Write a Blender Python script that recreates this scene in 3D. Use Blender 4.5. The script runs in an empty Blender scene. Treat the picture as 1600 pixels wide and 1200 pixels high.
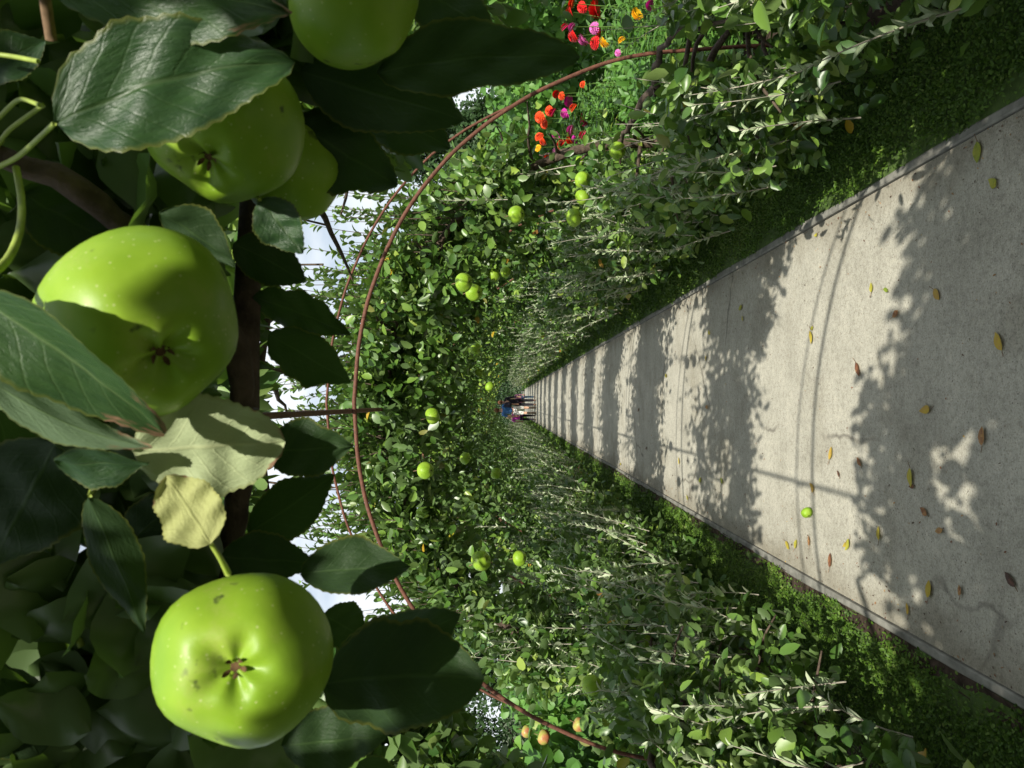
import bpy, math, random
import numpy as np
from mathutils import Vector, Matrix

R = math.radians
SC = bpy.context.scene
COL = SC.collection

# ------------------------------------------------------------------ camera
F = 1200.0                    # focal length in pixels of the 1600 px wide photograph
EYE = 1.50
VPX, VPY = 784.0, 629.0       # where the path runs to
cam = bpy.data.cameras.new("camera")
cam.sensor_fit = 'HORIZONTAL'; cam.sensor_width = 36.0
cam.lens = 36.0 * F / 1600.0
cam.clip_start = 0.02; cam.clip_end = 3000
cam.dof.use_dof = True; cam.dof.focus_distance = 4.5; cam.dof.aperture_fstop = 22
co = bpy.data.objects.new("camera", cam); COL.objects.link(co)
# the camera is held on end: picture right is down, picture top is the right hand side
_fw = Vector(((VPY - 600.0) / F, 1.0, 0.0))           # yaw
_fw.z = -(800.0 - VPX) / F                            # pitch
_fw.normalize()
_up = Vector((1, 0, 0)); _up = (_up - _fw * _up.dot(_fw)).normalized()
_rt = _fw.cross(_up)
CAM = Vector((0, 0, EYE))
co.matrix_world = Matrix(((_rt.x, _up.x, -_fw.x, 0), (_rt.y, _up.y, -_fw.y, 0), (_rt.z, _up.z, -_fw.z, EYE), (0, 0, 0, 1)))
SC.camera = co

def at(px, py, d):
    """point seen at picture position (px, py), d metres along the path"""
    v = _fw * F + _rt * (px - 800.0) + _up * (600.0 - py)
    return CAM + v * (d / v.y)

def on_ground(px, py, z=0.0):
    v = _fw * F + _rt * (px - 800.0) + _up * (600.0 - py)
    return CAM + v * ((z - EYE) / v.z)

def pix(P):
    P = np.asarray(P, float) - np.array(CAM)
    f, r, u = np.array(_fw), np.array(_rt), np.array(_up)
    z = np.maximum(P @ f, 1e-4)
    return 800 + F * (P @ r) / z, 600 - F * (P @ u) / z

# ------------------------------------------------------------------ sky and sun
SUN = Vector((0.164, -1.28, 1.0)).normalized()        # towards the sun: behind, a little to the right, 38 degrees up
EL = math.asin(SUN.z); AZ = math.atan2(SUN.x, SUN.y)
w = bpy.data.worlds.new("World"); SC.world = w; w.use_nodes = True
nt = w.node_tree; nt.nodes.clear()
out = nt.nodes.new("ShaderNodeOutputWorld"); bg = nt.nodes.new("ShaderNodeBackground")
sky = nt.nodes.new("ShaderNodeTexSky"); sky.sky_type = 'NISHITA'; sky.sun_disc = False
sky.sun_elevation = EL; sky.sun_rotation = AZ; sky.air_density = 1.0; sky.dust_density = 2.0
tc = nt.nodes.new("ShaderNodeTexCoord"); mp = nt.nodes.new("ShaderNodeMapping"); mp.inputs['Scale'].default_value = (1, 1, 2.2)
nz = nt.nodes.new("ShaderNodeTexNoise"); nz.inputs['Scale'].default_value = 2.6; nz.inputs['Detail'].default_value = 7
cr = nt.nodes.new("ShaderNodeValToRGB"); cr.color_ramp.elements[0].position = 0.36; cr.color_ramp.elements[1].position = 0.55
mx = nt.nodes.new("ShaderNodeMixRGB"); mx.inputs[2].default_value = (8.0, 8.5, 8.9, 1)
nt.links.new(tc.outputs['Generated'], mp.inputs[0]); nt.links.new(mp.outputs[0], nz.inputs['Vector'])
nt.links.new(nz.outputs['Fac'], cr.inputs[0]); nt.links.new(cr.outputs[0], mx.inputs[0])
nt.links.new(sky.outputs[0], mx.inputs[1]); nt.links.new(mx.outputs[0], bg.inputs[0]); nt.links.new(bg.outputs[0], out.inputs[0])
bg.inputs[1].default_value = 0.09
sl = bpy.data.lights.new("sun", 'SUN'); sl.energy = 5.0; sl.angle = R(0.53); sl.color = (1.0, 0.955, 0.84)
so = bpy.data.objects.new("sun", sl); COL.objects.link(so)
so.rotation_euler = SUN.to_track_quat('Z', 'Y').to_euler(); so.location = SUN * 50
SC.view_settings.view_transform = 'Standard'; SC.view_settings.look = 'None'
SC.view_settings.gamma = 1.0; SC.view_settings.exposure = 0.50
SC.render.engine = 'CYCLES'
SC.cycles.max_bounces = 6; SC.cycles.diffuse_bounces = 3; SC.cycles.glossy_bounces = 2; SC.cycles.transmission_bounces = 4
SC.cycles.use_denoising = True

# ------------------------------------------------------------------ materials
MATS = {}
def newmat(name):
    m = bpy.data.materials.new(name); m.use_nodes = True
    m.node_tree.nodes.clear(); MATS[name] = m
    n = m.node_tree.nodes; l = m.node_tree.links
    o = n.new("ShaderNodeOutputMaterial")
    return m, n, l, o

def ramp(n, stops, interp='LINEAR'):
    r = n.new("ShaderNodeValToRGB"); cr = r.color_ramp; cr.interpolation = interp
    while len(cr.elements) > 1: cr.elements.remove(cr.elements[-1])
    cr.elements[0].position = stops[0][0]; cr.elements[0].color = (*stops[0][1], 1)
    for p, c in stops[1:]:
        e = cr.elements.new(p); e.color = (*c, 1)
    return r

def math_node(n, l, op, a, b=None, c=None):
    m = n.new("ShaderNodeMath"); m.operation = op
    for i, v in enumerate((a, b, c)):
        if v is None: continue
        if isinstance(v, (int, float)): m.inputs[i].default_value = v
        else: l.new(v, m.inputs[i])
    return m.outputs[0]

def noise(n, l, scale, detail=4, vec=None, rough=0.55):
    t = n.new("ShaderNodeTexNoise"); t.inputs['Scale'].default_value = scale; t.inputs['Detail'].default_value = detail
    t.inputs['Roughness'].default_value = rough
    if vec is not None: l.new(vec, t.inputs['Vector'])
    return t.outputs['Fac']

def mixc(n, l, f, a, b, mode='MIX'):
    m = n.new("ShaderNodeMixRGB"); m.blend_type = mode
    for i, v in ((0, f), (1, a), (2, b)):
        if isinstance(v, (int, float)): m.inputs[i].default_value = v
        elif isinstance(v, tuple): m.inputs[i].default_value = (*v, 1)
        else: l.new(v, m.inputs[i])
    return m.outputs[0]

def leaf_mat(name, stops, under, trans, rough=0.42, tmix=0.28, spec=0.5):
    m, n, l, o = newmat(name)
    a = n.new("ShaderNodeAttribute"); a.attribute_name = 'tint'
    r = ramp(n, stops); l.new(a.outputs['Fac'], r.inputs[0])
    g = n.new("ShaderNodeNewGeometry")
    c = mixc(n, l, g.outputs['Backfacing'], r.outputs[0], mixc(n, l, 0.7, r.outputs[0], under))
    p = n.new("ShaderNodeBsdfPrincipled"); l.new(c, p.inputs['Base Color'])
    p.inputs['Roughness'].default_value = rough; p.inputs['Specular IOR Level'].default_value = spec
    t = n.new("ShaderNodeBsdfTranslucent"); l.new(mixc(n, l, 0.6, r.outputs[0], trans), t.inputs[0])
    s = n.new("ShaderNodeMixShader"); s.inputs[0].default_value = tmix
    l.new(p.outputs[0], s.inputs[1]); l.new(t.outputs[0], s.inputs[2]); l.new(s.outputs[0], o.inputs[0])
    return m

leaf_mat('apple_leaf', [(0, (.028, .075, .015)), (.45, (.088, .180, .030)), (.85, (.185, .300, .050)), (.93, (.27, .36, .06)), (.965, (.34, .31, .03)), (.985, (.42, .27, .02)), (1, (.26, .11, .035))],
         (.11, .165, .065), (.20, .36, .03), 0.36, 0.25)
leaf_mat('silver_leaf', [(0, (.17, .25, .11)), (.6, (.34, .42, .235)), (1, (.55, .61, .43))], (.52, .58, .40), (.20, .30, .08), 0.6, 0.2, 0.3)
leaf_mat('garden_leaf', [(0, (.05, .13, .02)), (.5, (.085, .21, .035)), (.9, (.14, .29, .05)), (1, (.3, .33, .05))], (.14, .22, .07), (.2, .4, .03), 0.5, 0.3)
leaf_mat('turf_leaf', [(0, (.040, .090, .010)), (.6, (.085, .165, .016)), (1, (.16, .22, .045))], (.06, .11, .03), (.12, .25, .02), 0.55, 0.25, .3)
leaf_mat('dark_tree_leaf', [(0, (.018, .042, .014)), (1, (.04, .085, .024))], (.04, .08, .03), (.08, .16, .02), 0.55, 0.15, .3)
leaf_mat('fallen_leaf_mat', [(0, (.16, .25, .03)), (.25, (.42, .40, .06)), (.5, (.50, .36, .05)), (.7, (.42, .24, .10)), (.85, (.22, .09, .05)), (1, (.07, .04, .035))], (.36, .30, .16), (.3, .25, .05), 0.55, 0.15, .3)

def simple(name, col, rough=0.6, spec=0.4, metal=0.0, var=0.0, scale=30, bump=0.0):
    m, n, l, o = newmat(name)
    p = n.new("ShaderNodeBsdfPrincipled"); p.inputs['Roughness'].default_value = rough
    p.inputs['Specular IOR Level'].default_value = spec; p.inputs['Metallic'].default_value = metal
    if var:
        tcx = n.new("ShaderNodeTexCoord")
        f = noise(n, l, scale, 6, tcx.outputs['Object'])
        r = ramp(n, [(.3, tuple(c * (1 - var) for c in col)), (.7, tuple(min(1, c * (1 + var)) for c in col))]); l.new(f, r.inputs[0])
        l.new(r.outputs[0], p.inputs['Base Color'])
        if bump:
            b = n.new("ShaderNodeBump"); b.inputs['Strength'].default_value = bump; b.inputs['Distance'].default_value = .01
            l.new(f, b.inputs['Height']); l.new(b.outputs[0], p.inputs['Normal'])
    else:
        p.inputs['Base Color'].default_value = (*col, 1)
    l.new(p.outputs[0], o.inputs[0])
    return m

simple('bark', (.085, .062, .045), .85, .2, 0, .5, 45, .8)
simple('silver_bark', (.38, .35, .28), .8, .2, 0, .25, 60)
simple('rust_metal', (.115, .045, .027), .72, .35, 0.0, .35, 70, .3)
simple('soil', (.055, .04, .03), .95, .1, 0, .5, 25, 1.0)
simple('petiole', (.28, .36, .06), .5, .4, 0, .25, 80)
simple('twig', (.20, .13, .075), .8, .2, 0, .4, 120)
simple('calyx', (.10, .06, .03), .9, .1, 0, .5, 300)

# apple skin
def apple_mat(name, base, light, blush=None):
    m, n, l, o = newmat(name)
    tcx = n.new("ShaderNodeTexCoord"); v = tcx.outputs['Object']
    oi = n.new("ShaderNodeObjectInfo")
    big = ramp(n, [(.3, base), (.7, light)]); l.new(noise(n, l, 22, 3, v), big.inputs[0])
    c = big.outputs[0]
    if blush:
        f = ramp(n, [(.40, (0, 0, 0)), (.6, (1, 1, 1))]); l.new(noise(n, l, 14, 2, v), f.inputs[0])
        c = mixc(n, l, f.outputs[0], c, blush)
    rus = ramp(n, [(.54, (0, 0, 0)), (.72, (1, 1, 1))]); l.new(noise(n, l, 34, 7, v, .75), rus.inputs[0])
    c = mixc(n, l, math_node(n, l, 'MULTIPLY', rus.outputs[0], .45), c, (.33, .36, .10))
    vo = n.new("ShaderNodeTexVoronoi"); vo.inputs['Scale'].default_value = 190; l.new(v, vo.inputs['Vector'])
    dots = ramp(n, [(.08, (1, 1, 1)), (.17, (0, 0, 0))]); l.new(vo.outputs['Distance'], dots.inputs[0])
    c = mixc(n, l, math_node(n, l, 'MULTIPLY', dots.outputs[0], .55), c, (.46, .52, .22))
    scab = ramp(n, [(.64, (0, 0, 0)), (.70, (1, 1, 1))]); l.new(noise(n, l, 75, 3, v), scab.inputs[0])
    zone = ramp(n, [(.52, (0, 0, 0)), (.6, (1, 1, 1))]); l.new(noise(n, l, 26, 1, v), zone.inputs[0])
    c = mixc(n, l, math_node(n, l, 'MULTIPLY', math_node(n, l, 'MULTIPLY', scab.outputs[0], zone.outputs[0]), .75), c, (.035, .05, .02))
    p = n.new("ShaderNodeBsdfPrincipled"); l.new(c, p.inputs['Base Color'])
    rr_ = ramp(n, [(.35, (.36,) * 3), (.65, (.56,) * 3)]); l.new(noise(n, l, 40, 5, v), rr_.inputs[0]); l.new(rr_.outputs[0], p.inputs['Roughness']); p.inputs['Specular IOR Level'].default_value = .3
    p.inputs['Subsurface Weight'].default_value = .12; p.inputs['Subsurface Radius'].default_value = (.012, .015, .004); p.inputs['Subsurface Scale'].default_value = .6
    b = n.new("ShaderNodeBump"); b.inputs['Strength'].default_value = .15; b.inputs['Distance'].default_value = .002
    l.new(noise(n, l, 60, 4, v), b.inputs['Height']); l.new(b.outputs[0], p.inputs['Normal'])
    l.new(p.outputs[0], o.inputs[0])
apple_mat('apple_skin', (.17, .31, .018), (.25, .39, .03))
apple_mat('pink_apple_skin', (.30, .30, .06), (.38, .33, .09), (.38, .13, .065))

# large leaf with veins (UV: u along, v across -1..1)
def big_leaf_mat(name, top, top2, under, vein, trans, rough=.45, tmix=.2, brown=0.0):
    m, n, l, o = newmat(name)
    uv = n.new("ShaderNodeUVMap"); sx = n.new("ShaderNodeSeparateXYZ"); l.new(uv.outputs[0], sx.inputs[0])
    t = sx.outputs[0]; s = sx.outputs[1]
    a = math_node(n, l, 'ABSOLUTE', s)
    wob = math_node(n, l, 'MULTIPLY', math_node(n, l, 'SUBTRACT', noise(n, l, 5, 2, uv.outputs[0]), .5), .25)
    ph = math_node(n, l, 'ADD', math_node(n, l, 'SUBTRACT', math_node(n, l, 'MULTIPLY', t, 7.0), math_node(n, l, 'MULTIPLY', a, 1.9)), wob)
    fr = math_node(n, l, 'ABSOLUTE', math_node(n, l, 'SUBTRACT', math_node(n, l, 'FRACT', ph), .5))      # 0 on the vein
    side = ramp(n, [(.0, (1, 1, 1)), (.10, (0, 0, 0))], 'EASE'); l.new(fr, side.inputs[0])
    mid = ramp(n, [(.015, (1, 1, 1)), (.06, (0, 0, 0))]); l.new(a, mid.inputs[0])
    vo = n.new("ShaderNodeTexVoronoi"); vo.feature = 'DISTANCE_TO_EDGE'; vo.inputs['Scale'].default_value = 20; l.new(uv.outputs[0], vo.inputs['Vector'])
    net = ramp(n, [(.0, (1, 1, 1)), (.09, (0, 0, 0))]); l.new(vo.outputs['Distance'], net.inputs[0])
    base = ramp(n, [(.3, top), (.72, top2)]); l.new(noise(n, l, 4, 4, uv.outputs[0]), base.inputs[0])
    g = n.new("ShaderNodeNewGeometry")
    c = mixc(n, l, g.outputs['Backfacing'], base.outputs[0], mixc(n, l, .8, base.outputs[0], under))
    vv = math_node(n, l, 'MAXIMUM', math_node(n, l, 'MULTIPLY', side.outputs[0], .30), math_node(n, l, 'MAXIMUM', math_node(n, l, 'MULTIPLY', mid.outputs[0], .9), math_node(n, l, 'MULTIPLY', net.outputs[0], .14)))
    c = mixc(n, l, math_node(n, l, 'MULTIPLY', vv, .75), c, vein)
    edge = ramp(n, [(.90, (0, 0, 0)), (1.0, (1, 1, 1))]); l.new(a, edge.inputs[0])
    c = mixc(n, l, math_node(n, l, 'MULTIPLY', edge.outputs[0], .5), c, (.20, .20, .03))
    if brown:
        bz = math_node(n, l, 'ADD', math_node(n, l, 'ADD', math_node(n, l, 'MULTIPLY', t, .55), math_node(n, l, 'MULTIPLY', a, .18)), math_node(n, l, 'MULTIPLY', noise(n, l, 7, 4, uv.outputs[0]), .55))
        br = ramp(n, [(.98 - brown, (0, 0, 0)), (1.03 - brown, (1, 1, 1))]); l.new(bz, br.inputs[0])
        c = mixc(n, l, br.outputs[0], c, mixc(n, l, noise(n, l, 18, 3, uv.outputs[0]), (.12, .05, .03), (.42, .25, .16)))
    p = n.new("ShaderNodeBsdfPrincipled"); l.new(c, p.inputs['Base Color'])
    p.inputs['Roughness'].default_value = rough; l.new(math_node(n, l, 'SUBTRACT', .5, math_node(n, l, 'MULTIPLY', g.outputs['Backfacing'], .38)), p.inputs['Specular IOR Level'])
    b = n.new("ShaderNodeBump"); b.inputs['Strength'].default_value = .4; b.inputs['Distance'].default_value = .0015
    hh = math_node(n, l, 'ADD', math_node(n, l, 'MULTIPLY', noise(n, l, 9, 4, uv.outputs[0]), 1.6), math_node(n, l, 'SUBTRACT', 1.0, vv)); l.new(hh, b.inputs['Height']); l.new(b.outputs[0], p.inputs['Normal'])
    tr = n.new("ShaderNodeBsdfTranslucent"); l.new(mixc(n, l, .6, c, trans), tr.inputs[0])
    ms = n.new("ShaderNodeMixShader"); ms.inputs[0].default_value = tmix
    l.new(p.outputs[0], ms.inputs[1]); l.new(tr.outputs[0], ms.inputs[2]); l.new(ms.outputs[0], o.inputs[0])
big_leaf_mat('broad_leaf', (.016, .048, .016), (.032, .082, .022), (.028, .050, .020), (.05, .09, .03), (.10, .22, .015))  # underside colour darkened so these leaves read as deep in shade
big_leaf_mat('browned_leaf', (.022, .062, .018), (.040, .095, .024), (.16, .23, .14), (.12, .19, .07), (.10, .22, .015), brown=.10)
big_leaf_mat('pale_sunlit_leaf', (.05, .11, .03), (.09, .16, .05), (.46, .52, .30), (.50, .54, .30), (.2, .3, .04), rough=.6, brown=.04)  # pale underside, its colour raised further to read as sunlit
big_leaf_mat('yellowing_leaf', (.25, .30, .08), (.36, .38, .13), (.44, .46, .20), (.30, .32, .12), (.35, .38, .06), rough=.6, brown=.05)

# concrete path
m, n, l, o = newmat('concrete')
tcx = n.new("ShaderNodeTexCoord"); v = tcx.outputs['Object']
c = ramp(n, [(.32, (.34, .325, .27)), (.5, (.42, .403, .34)), (.7, (.50, .48, .405))]); l.new(noise(n, l, 3.1, 10, v, .72), c.inputs[0])
fine = ramp(n, [(.30, (.22, .21, .19)), (.45, (.96, .96, .95)), (.58, (1.03, 1.03, 1.03)), (.70, (1.45, 1.43, 1.4))]); l.new(noise(n, l, 130, 4, v, .8), fine.inputs[0])
cc = mixc(n, l, .95, c.outputs[0], fine.outputs[0], 'MULTIPLY')
vo = n.new("ShaderNodeTexVoronoi"); vo.inputs['Scale'].default_value = 48; l.new(v, vo.inputs['Vector'])
sp = ramp(n, [(.08, (1, 1, 1)), (.17, (0, 0, 0))]); l.new(vo.outputs['Distance'], sp.inputs[0])
med = ramp(n, [(.34, (.70, .69, .67)), (.5, (1, 1, 1)), (.66, (1.14, 1.13, 1.1))]); l.new(noise(n, l, 38, 6, v, .75), med.inputs[0]); cc = mixc(n, l, .9, cc, med.outputs[0], 'MULTIPLY')
zone = ramp(n, [(.42, (0, 0, 0)), (.58, (1, 1, 1))]); l.new(noise(n, l, 7, 5, v), zone.inputs[0])
cc = mixc(n, l, math_node(n, l, 'MULTIPLY', math_node(n, l, 'MULTIPLY', sp.outputs[0], zone.outputs[0]), .8), cc, (.10, .085, .07))
vo2 = n.new("ShaderNodeTexVoronoi"); vo2.inputs['Scale'].default_value = 120; l.new(v, vo2.inputs['Vector'])
sp2 = ramp(n, [(.10, (1, 1, 1)), (.2, (0, 0, 0))]); l.new(vo2.outputs['Distance'], sp2.inputs[0])
cc = mixc(n, l, math_node(n, l, 'MULTIPLY', sp2.outputs[0], .35), cc, (.62, .60, .56))
# old cracks
cv = n.new("ShaderNodeTexVoronoi"); cv.feature = 'DISTANCE_TO_EDGE'; cv.inputs['Scale'].default_value = .55
wv_ = n.new("ShaderNodeTexNoise"); wv_.inputs['Scale'].default_value = 3.5; wv_.inputs['Detail'].default_value = 6; l.new(v, wv_.inputs['Vector'])
va = n.new("ShaderNodeMixRGB"); va.blend_type = 'ADD'; va.inputs[0].default_value = .22; l.new(v, va.inputs[1]); l.new(wv_.outputs['Color'], va.inputs[2]); l.new(va.outputs[0], cv.inputs['Vector'])
ck = ramp(n, [(.002, (1, 1, 1)), (.007, (0, 0, 0))]); l.new(cv.outputs['Distance'], ck.inputs[0])
ckz = ramp(n, [(.50, (0, 0, 0)), (.58, (1, 1, 1))]); l.new(noise(n, l, 1.1, 2, v), ckz.inputs[0])
cc = mixc(n, l, math_node(n, l, 'MULTIPLY', math_node(n, l, 'MULTIPLY', ck.outputs[0], ckz.outputs[0]), .7), cc, (.10, .09, .075))
stn = ramp(n, [(.52, (1, 1, 1)), (.66, (.72, .70, .66))]); l.new(noise(n, l, 1.3, 6, v, .65), stn.inputs[0])
cc = mixc(n, l, .8, cc, stn.outputs[0], 'MULTIPLY')
# damp dirt towards both edges
sx = n.new("ShaderNodeSeparateXYZ"); l.new(v, sx.inputs[0])
ed = math_node(n, l, 'ADD', math_node(n, l, 'ABSOLUTE', sx.outputs[0]), math_node(n, l, 'MULTIPLY', noise(n, l, 5, 5, v), .34))
er = ramp(n, [(.86, (0, 0, 0)), (1.06, (1, 1, 1))]); l.new(ed, er.inputs[0])
cc = mixc(n, l, math_node(n, l, 'MULTIPLY', er.outputs[0], .45), cc, (.17, .145, .10))
p = n.new("ShaderNodeBsdfPrincipled"); l.new(cc, p.inputs['Base Color']); p.inputs['Roughness'].default_value = .9; p.inputs['Specular IOR Level'].default_value = .2
b = n.new("ShaderNodeBump"); b.inputs['Strength'].default_value = .6; b.inputs['Distance'].default_value = .005
l.new(noise(n, l, 160, 5, v, .7), b.inputs['Height']); l.new(b.outputs[0], p.inputs['Normal']); l.new(p.outputs[0], o.inputs[0])
simple('kerb_concrete', (.21, .205, .18), .9, .2, 0, .35, 18, .4)

m, n, l, o = newmat('turf')
tcx = n.new("ShaderNodeTexCoord"); v = tcx.outputs['Object']
c = ramp(n, [(.3, (.035, .055, .014)), (.5, (.055, .10, .016)), (.7, (.085, .135, .02))]); l.new(noise(n, l, 30, 6, v, .7), c.inputs[0])
p = n.new("ShaderNodeBsdfPrincipled"); l.new(c.outputs[0], p.inputs['Base Color']); p.inputs['Roughness'].default_value = .95
l.new(p.outputs[0], o.inputs[0])
m, n, l, o = newmat('garden_ground')
tcx = n.new("ShaderNodeTexCoord"); v = tcx.outputs['Object']
c = ramp(n, [(.35, (.05, .038, .026)), (.5, (.05, .075, .02)), (.7, (.075, .12, .03))]); l.new(noise(n, l, 1.2, 8, v, .7), c.inputs[0])
p = n.new("ShaderNodeBsdfPrincipled"); l.new(c.outputs[0], p.inputs['Base Color']); p.inputs['Roughness'].default_value = .95
l.new(p.outputs[0], o.inputs[0])

# ------------------------------------------------------------------ mesh building
class MB:
    def __init__(s): s.v = []; s.t = []; s.q = []; s.tt = []; s.qt = []; s.n = 0
    def verts(s, V):
        b = s.n; V = np.asarray(V, float).reshape(-1, 3); s.v.append(V); s.n += len(V); return b
    def tris(s, T, tint): s.t.append(np.asarray(T, np.int64).reshape(-1, 3)); s.tt.append(np.broadcast_to(np.asarray(tint, float), (len(s.t[-1]),)))
    def quads(s, Q, tint): s.q.append(np.asarray(Q, np.int64).reshape(-1, 4)); s.qt.append(np.broadcast_to(np.asarray(tint, float), (len(s.q[-1]),)))
    def tube(s, pts, rad, sides=6, tint=.5, cap=True):
        pts = np.asarray([tuple(p) for p in pts], float); k = len(pts)
        rad = np.broadcast_to(np.asarray(rad, float), (k,))
        tg = np.gradient(pts, axis=0); tg /= np.linalg.norm(tg, axis=1)[:, None] + 1e-12
        ref = np.array([0, 0, 1.]) if abs(tg[:, 2]).mean() < .8 else np.array([1., 0, 0])
        a = np.cross(tg, ref); a /= np.linalg.norm(a, axis=1)[:, None] + 1e-12; b = np.cross(tg, a)
        an = np.arange(sides) * 2 * math.pi / sides
        V = pts[:, None, :] + rad[:, None, None] * (np.cos(an)[None, :, None] * a[:, None, :] + np.sin(an)[None, :, None] * b[:, None, :])
        b0 = s.verts(V.reshape(-1, 3))
        i = np.arange(k - 1)[:, None] * sides; j = np.arange(sides)[None, :]; j2 = (j + 1) % sides
        s.quads((b0 + np.stack([i + j, i + j2, i + sides + j2, i + sides + j], -1)).reshape(-1, 4), tint)
        if cap:
            for e, r in ((0, 1), (k - 1, -1)):
                c = s.verts(pts[e]); ring = b0 + e * sides + np.arange(sides)
                T = np.stack([np.full(sides, c), ring, np.roll(ring, -1)], -1)
                s.tris(T[:, ::r] if r < 0 else T, tint)
    def leaves(s, P, A, N, L, W, fold=.35, curl=.12, tint=.5):
        P = np.asarray(P, float); k = len(P)
        if k == 0: return
        A = A / (np.linalg.norm(A, axis=1)[:, None] + 1e-9)
        N = N - A * (A * N).sum(1)[:, None]; N = N / (np.linalg.norm(N, axis=1)[:, None] + 1e-9)
        B = np.cross(A, N)
        L = np.broadcast_to(L, (k,)); W = np.broadcast_to(W, (k,)); fold = np.broadcast_to(fold, (k,)); curl = np.broadcast_to(curl, (k,))
        T = np.array([0, .20, .52, .82, 1.0, .17, .48, .80, .17, .48, .80]); S = np.array([0, 0, 0, 0, 0, -.36, -.5, -.33, .36, .5, .33])
        V = (P[:, None] + A[:, None] * (T[None] * L[:, None])[..., None] + B[:, None] * (S[None] * W[:, None])[..., None]
             + N[:, None] * (fold[:, None] * np.abs(S)[None] * W[:, None] - curl[:, None] * (T ** 2)[None] * L[:, None])[..., None])
        b0 = s.verts(V.reshape(-1, 3)); o = b0 + np.arange(k)[:, None] * 11
        tint = np.broadcast_to(np.asarray(tint, float), (k,))
        s.tris((o[:, :, None] + np.array([[0, 1, 5], [0, 8, 1], [3, 4, 7], [3, 10, 4]])[None]).reshape(-1, 3), np.repeat(tint, 4))
        s.quads((o[:, :, None] + np.array([[5, 1, 2, 6], [6, 2, 3, 7], [1, 8, 9, 2], [2, 9, 10, 3]])[None]).reshape(-1, 4), np.repeat(tint, 4))
    def fine_leaves(s, P, A, N, L, W, rng, tint=.5, nt_=9, ns=4):
        A = A / (np.linalg.norm(A, axis=1)[:, None] + 1e-9); N = N - A * (A * N).sum(1)[:, None]; N = N / (np.linalg.norm(N, axis=1)[:, None] + 1e-9); B = np.cross(A, N); k = len(P)
        t = np.linspace(0, 1, nt_ + 1); sx = np.linspace(-1, 1, ns + 1); T, S = np.meshgrid(t, sx, indexing='ij')
        pr = np.sin(math.pi * T ** .85) ** .7 * (1 - .2 * T ** 3) + .01
        r = lambda a, b: rng.uniform(a, b, (k, 1, 1))
        out = 1 + .09 * np.sin(T * r(5, 12) + r(0, 6)) * np.sign(S)
        X = W[:, None, None] / 2 * pr * S * out
        Z = np.abs(X) * r(.1, .6) - r(-.1, .45) * L[:, None, None] * (T - .3) ** 2 + W[:, None, None] * (.06 * np.sin(T * r(5, 14) + S * r(-3, 3) + r(0, 6)) + .02 * np.sin(T * 40 + r(0, 6)) * S ** 2)
        V = P[:, None, None] + A[:, None, None] * (T * L[:, None, None])[..., None] + B[:, None, None] * X[..., None] + N[:, None, None] * Z[..., None]
        m2 = ns + 1; b0 = s.verts(V.reshape(-1, 3)); i = np.arange(nt_)[:, None] * m2; j = np.arange(ns)[None]
        q = np.stack([i + j, i + m2 + j, i + m2 + j + 1, i + j + 1], -1).reshape(-1, 4)[:, ::-1]
        s.quads((b0 + np.arange(k)[:, None, None] * (nt_ + 1) * m2 + q[None]).reshape(-1, 4), np.repeat(tint, len(q)))
    def join(s, o):
        """append another builder's shapes; returns how many tris and quads were already here"""
        b = s.n; nt_, nq_ = sum(map(len, s.t)), sum(map(len, s.q))
        s.v += o.v; s.n += o.n; s.t += [x + b for x in o.t]; s.q += [x + b for x in o.q]; s.tt += o.tt; s.qt += o.qt
        return nt_, nq_
    def mesh(s, name, mat, smooth=True):
        me = bpy.data.meshes.new(name)
        V = np.concatenate(s.v) if s.v else np.zeros((0, 3))
        T = np.concatenate(s.t) if s.t else np.zeros((0, 3), np.int64); Q = np.concatenate(s.q) if s.q else np.zeros((0, 4), np.int64)
        tint = np.concatenate([*s.tt, *s.qt]) if (s.tt or s.qt) else np.zeros(0)
        me.vertices.add(len(V)); me.vertices.foreach_set('co', V.astype(np.float32).ravel())
        nl = len(T) * 3 + len(Q) * 4; me.loops.add(nl); me.polygons.add(len(T) + len(Q))
        me.loops.foreach_set('vertex_index', np.concatenate([T.ravel(), Q.ravel()]).astype(np.int32))
        ls = np.concatenate([np.arange(len(T)) * 3, len(T) * 3 + np.arange(len(Q)) * 4]).astype(np.int32)
        me.polygons.foreach_set('loop_start', ls)
        me.polygons.foreach_set('use_smooth', np.full(len(T) + len(Q), smooth))
        me.update(calc_edges=True)
        at_ = me.attributes.new('tint', 'FLOAT', 'FACE'); at_.data.foreach_set('value', tint.astype(np.float32))
        me.materials.append(MATS[mat])
        return me
    def build(s, name, mat, parent=None, smooth=True):
        return link(bpy.data.objects.new(name, s.mesh(name, mat, smooth)), parent)

def two_mats(name, a, ma, b, mb_):
    nt_, nq_ = a.join(b); me = a.mesh(name, ma); me.materials.append(MATS[mb_])
    nT = sum(map(len, a.t)); nQ = sum(map(len, a.q)); mi = np.zeros(nT + nQ, np.int32); mi[nt_:nT] = 1; mi[nT + nq_:] = 1
    me.polygons.foreach_set('material_index', mi); return me
def link(o, parent=None):
    COL.objects.link(o)
    if parent is not None: o.parent = parent
    return o
def tag(o, label=None, cat=None, group=None, kind=None):
    if label: o['label'] = label
    if cat: o['category'] = cat
    if group: o['group'] = group
    if kind: o['kind'] = kind
    return o
def empty(name, loc, rz=0.0):
    o = bpy.data.objects.new(name, None); o.location = loc; o.rotation_euler = (0, 0, rz); o.empty_display_size = .1
    return link(o)
def copy_thing(src, loc, rot=(0, 0, 0), scale=(1, 1, 1)):
    c = src.copy(); COL.objects.link(c); c.location = loc; c.rotation_euler = rot; c.scale = scale
    for ch in list(src.children):
        d = ch.copy(); COL.objects.link(d); d.parent = c
        for g in list(ch.children):
            e = g.copy(); COL.objects.link(e); e.parent = d
    return c
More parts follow.
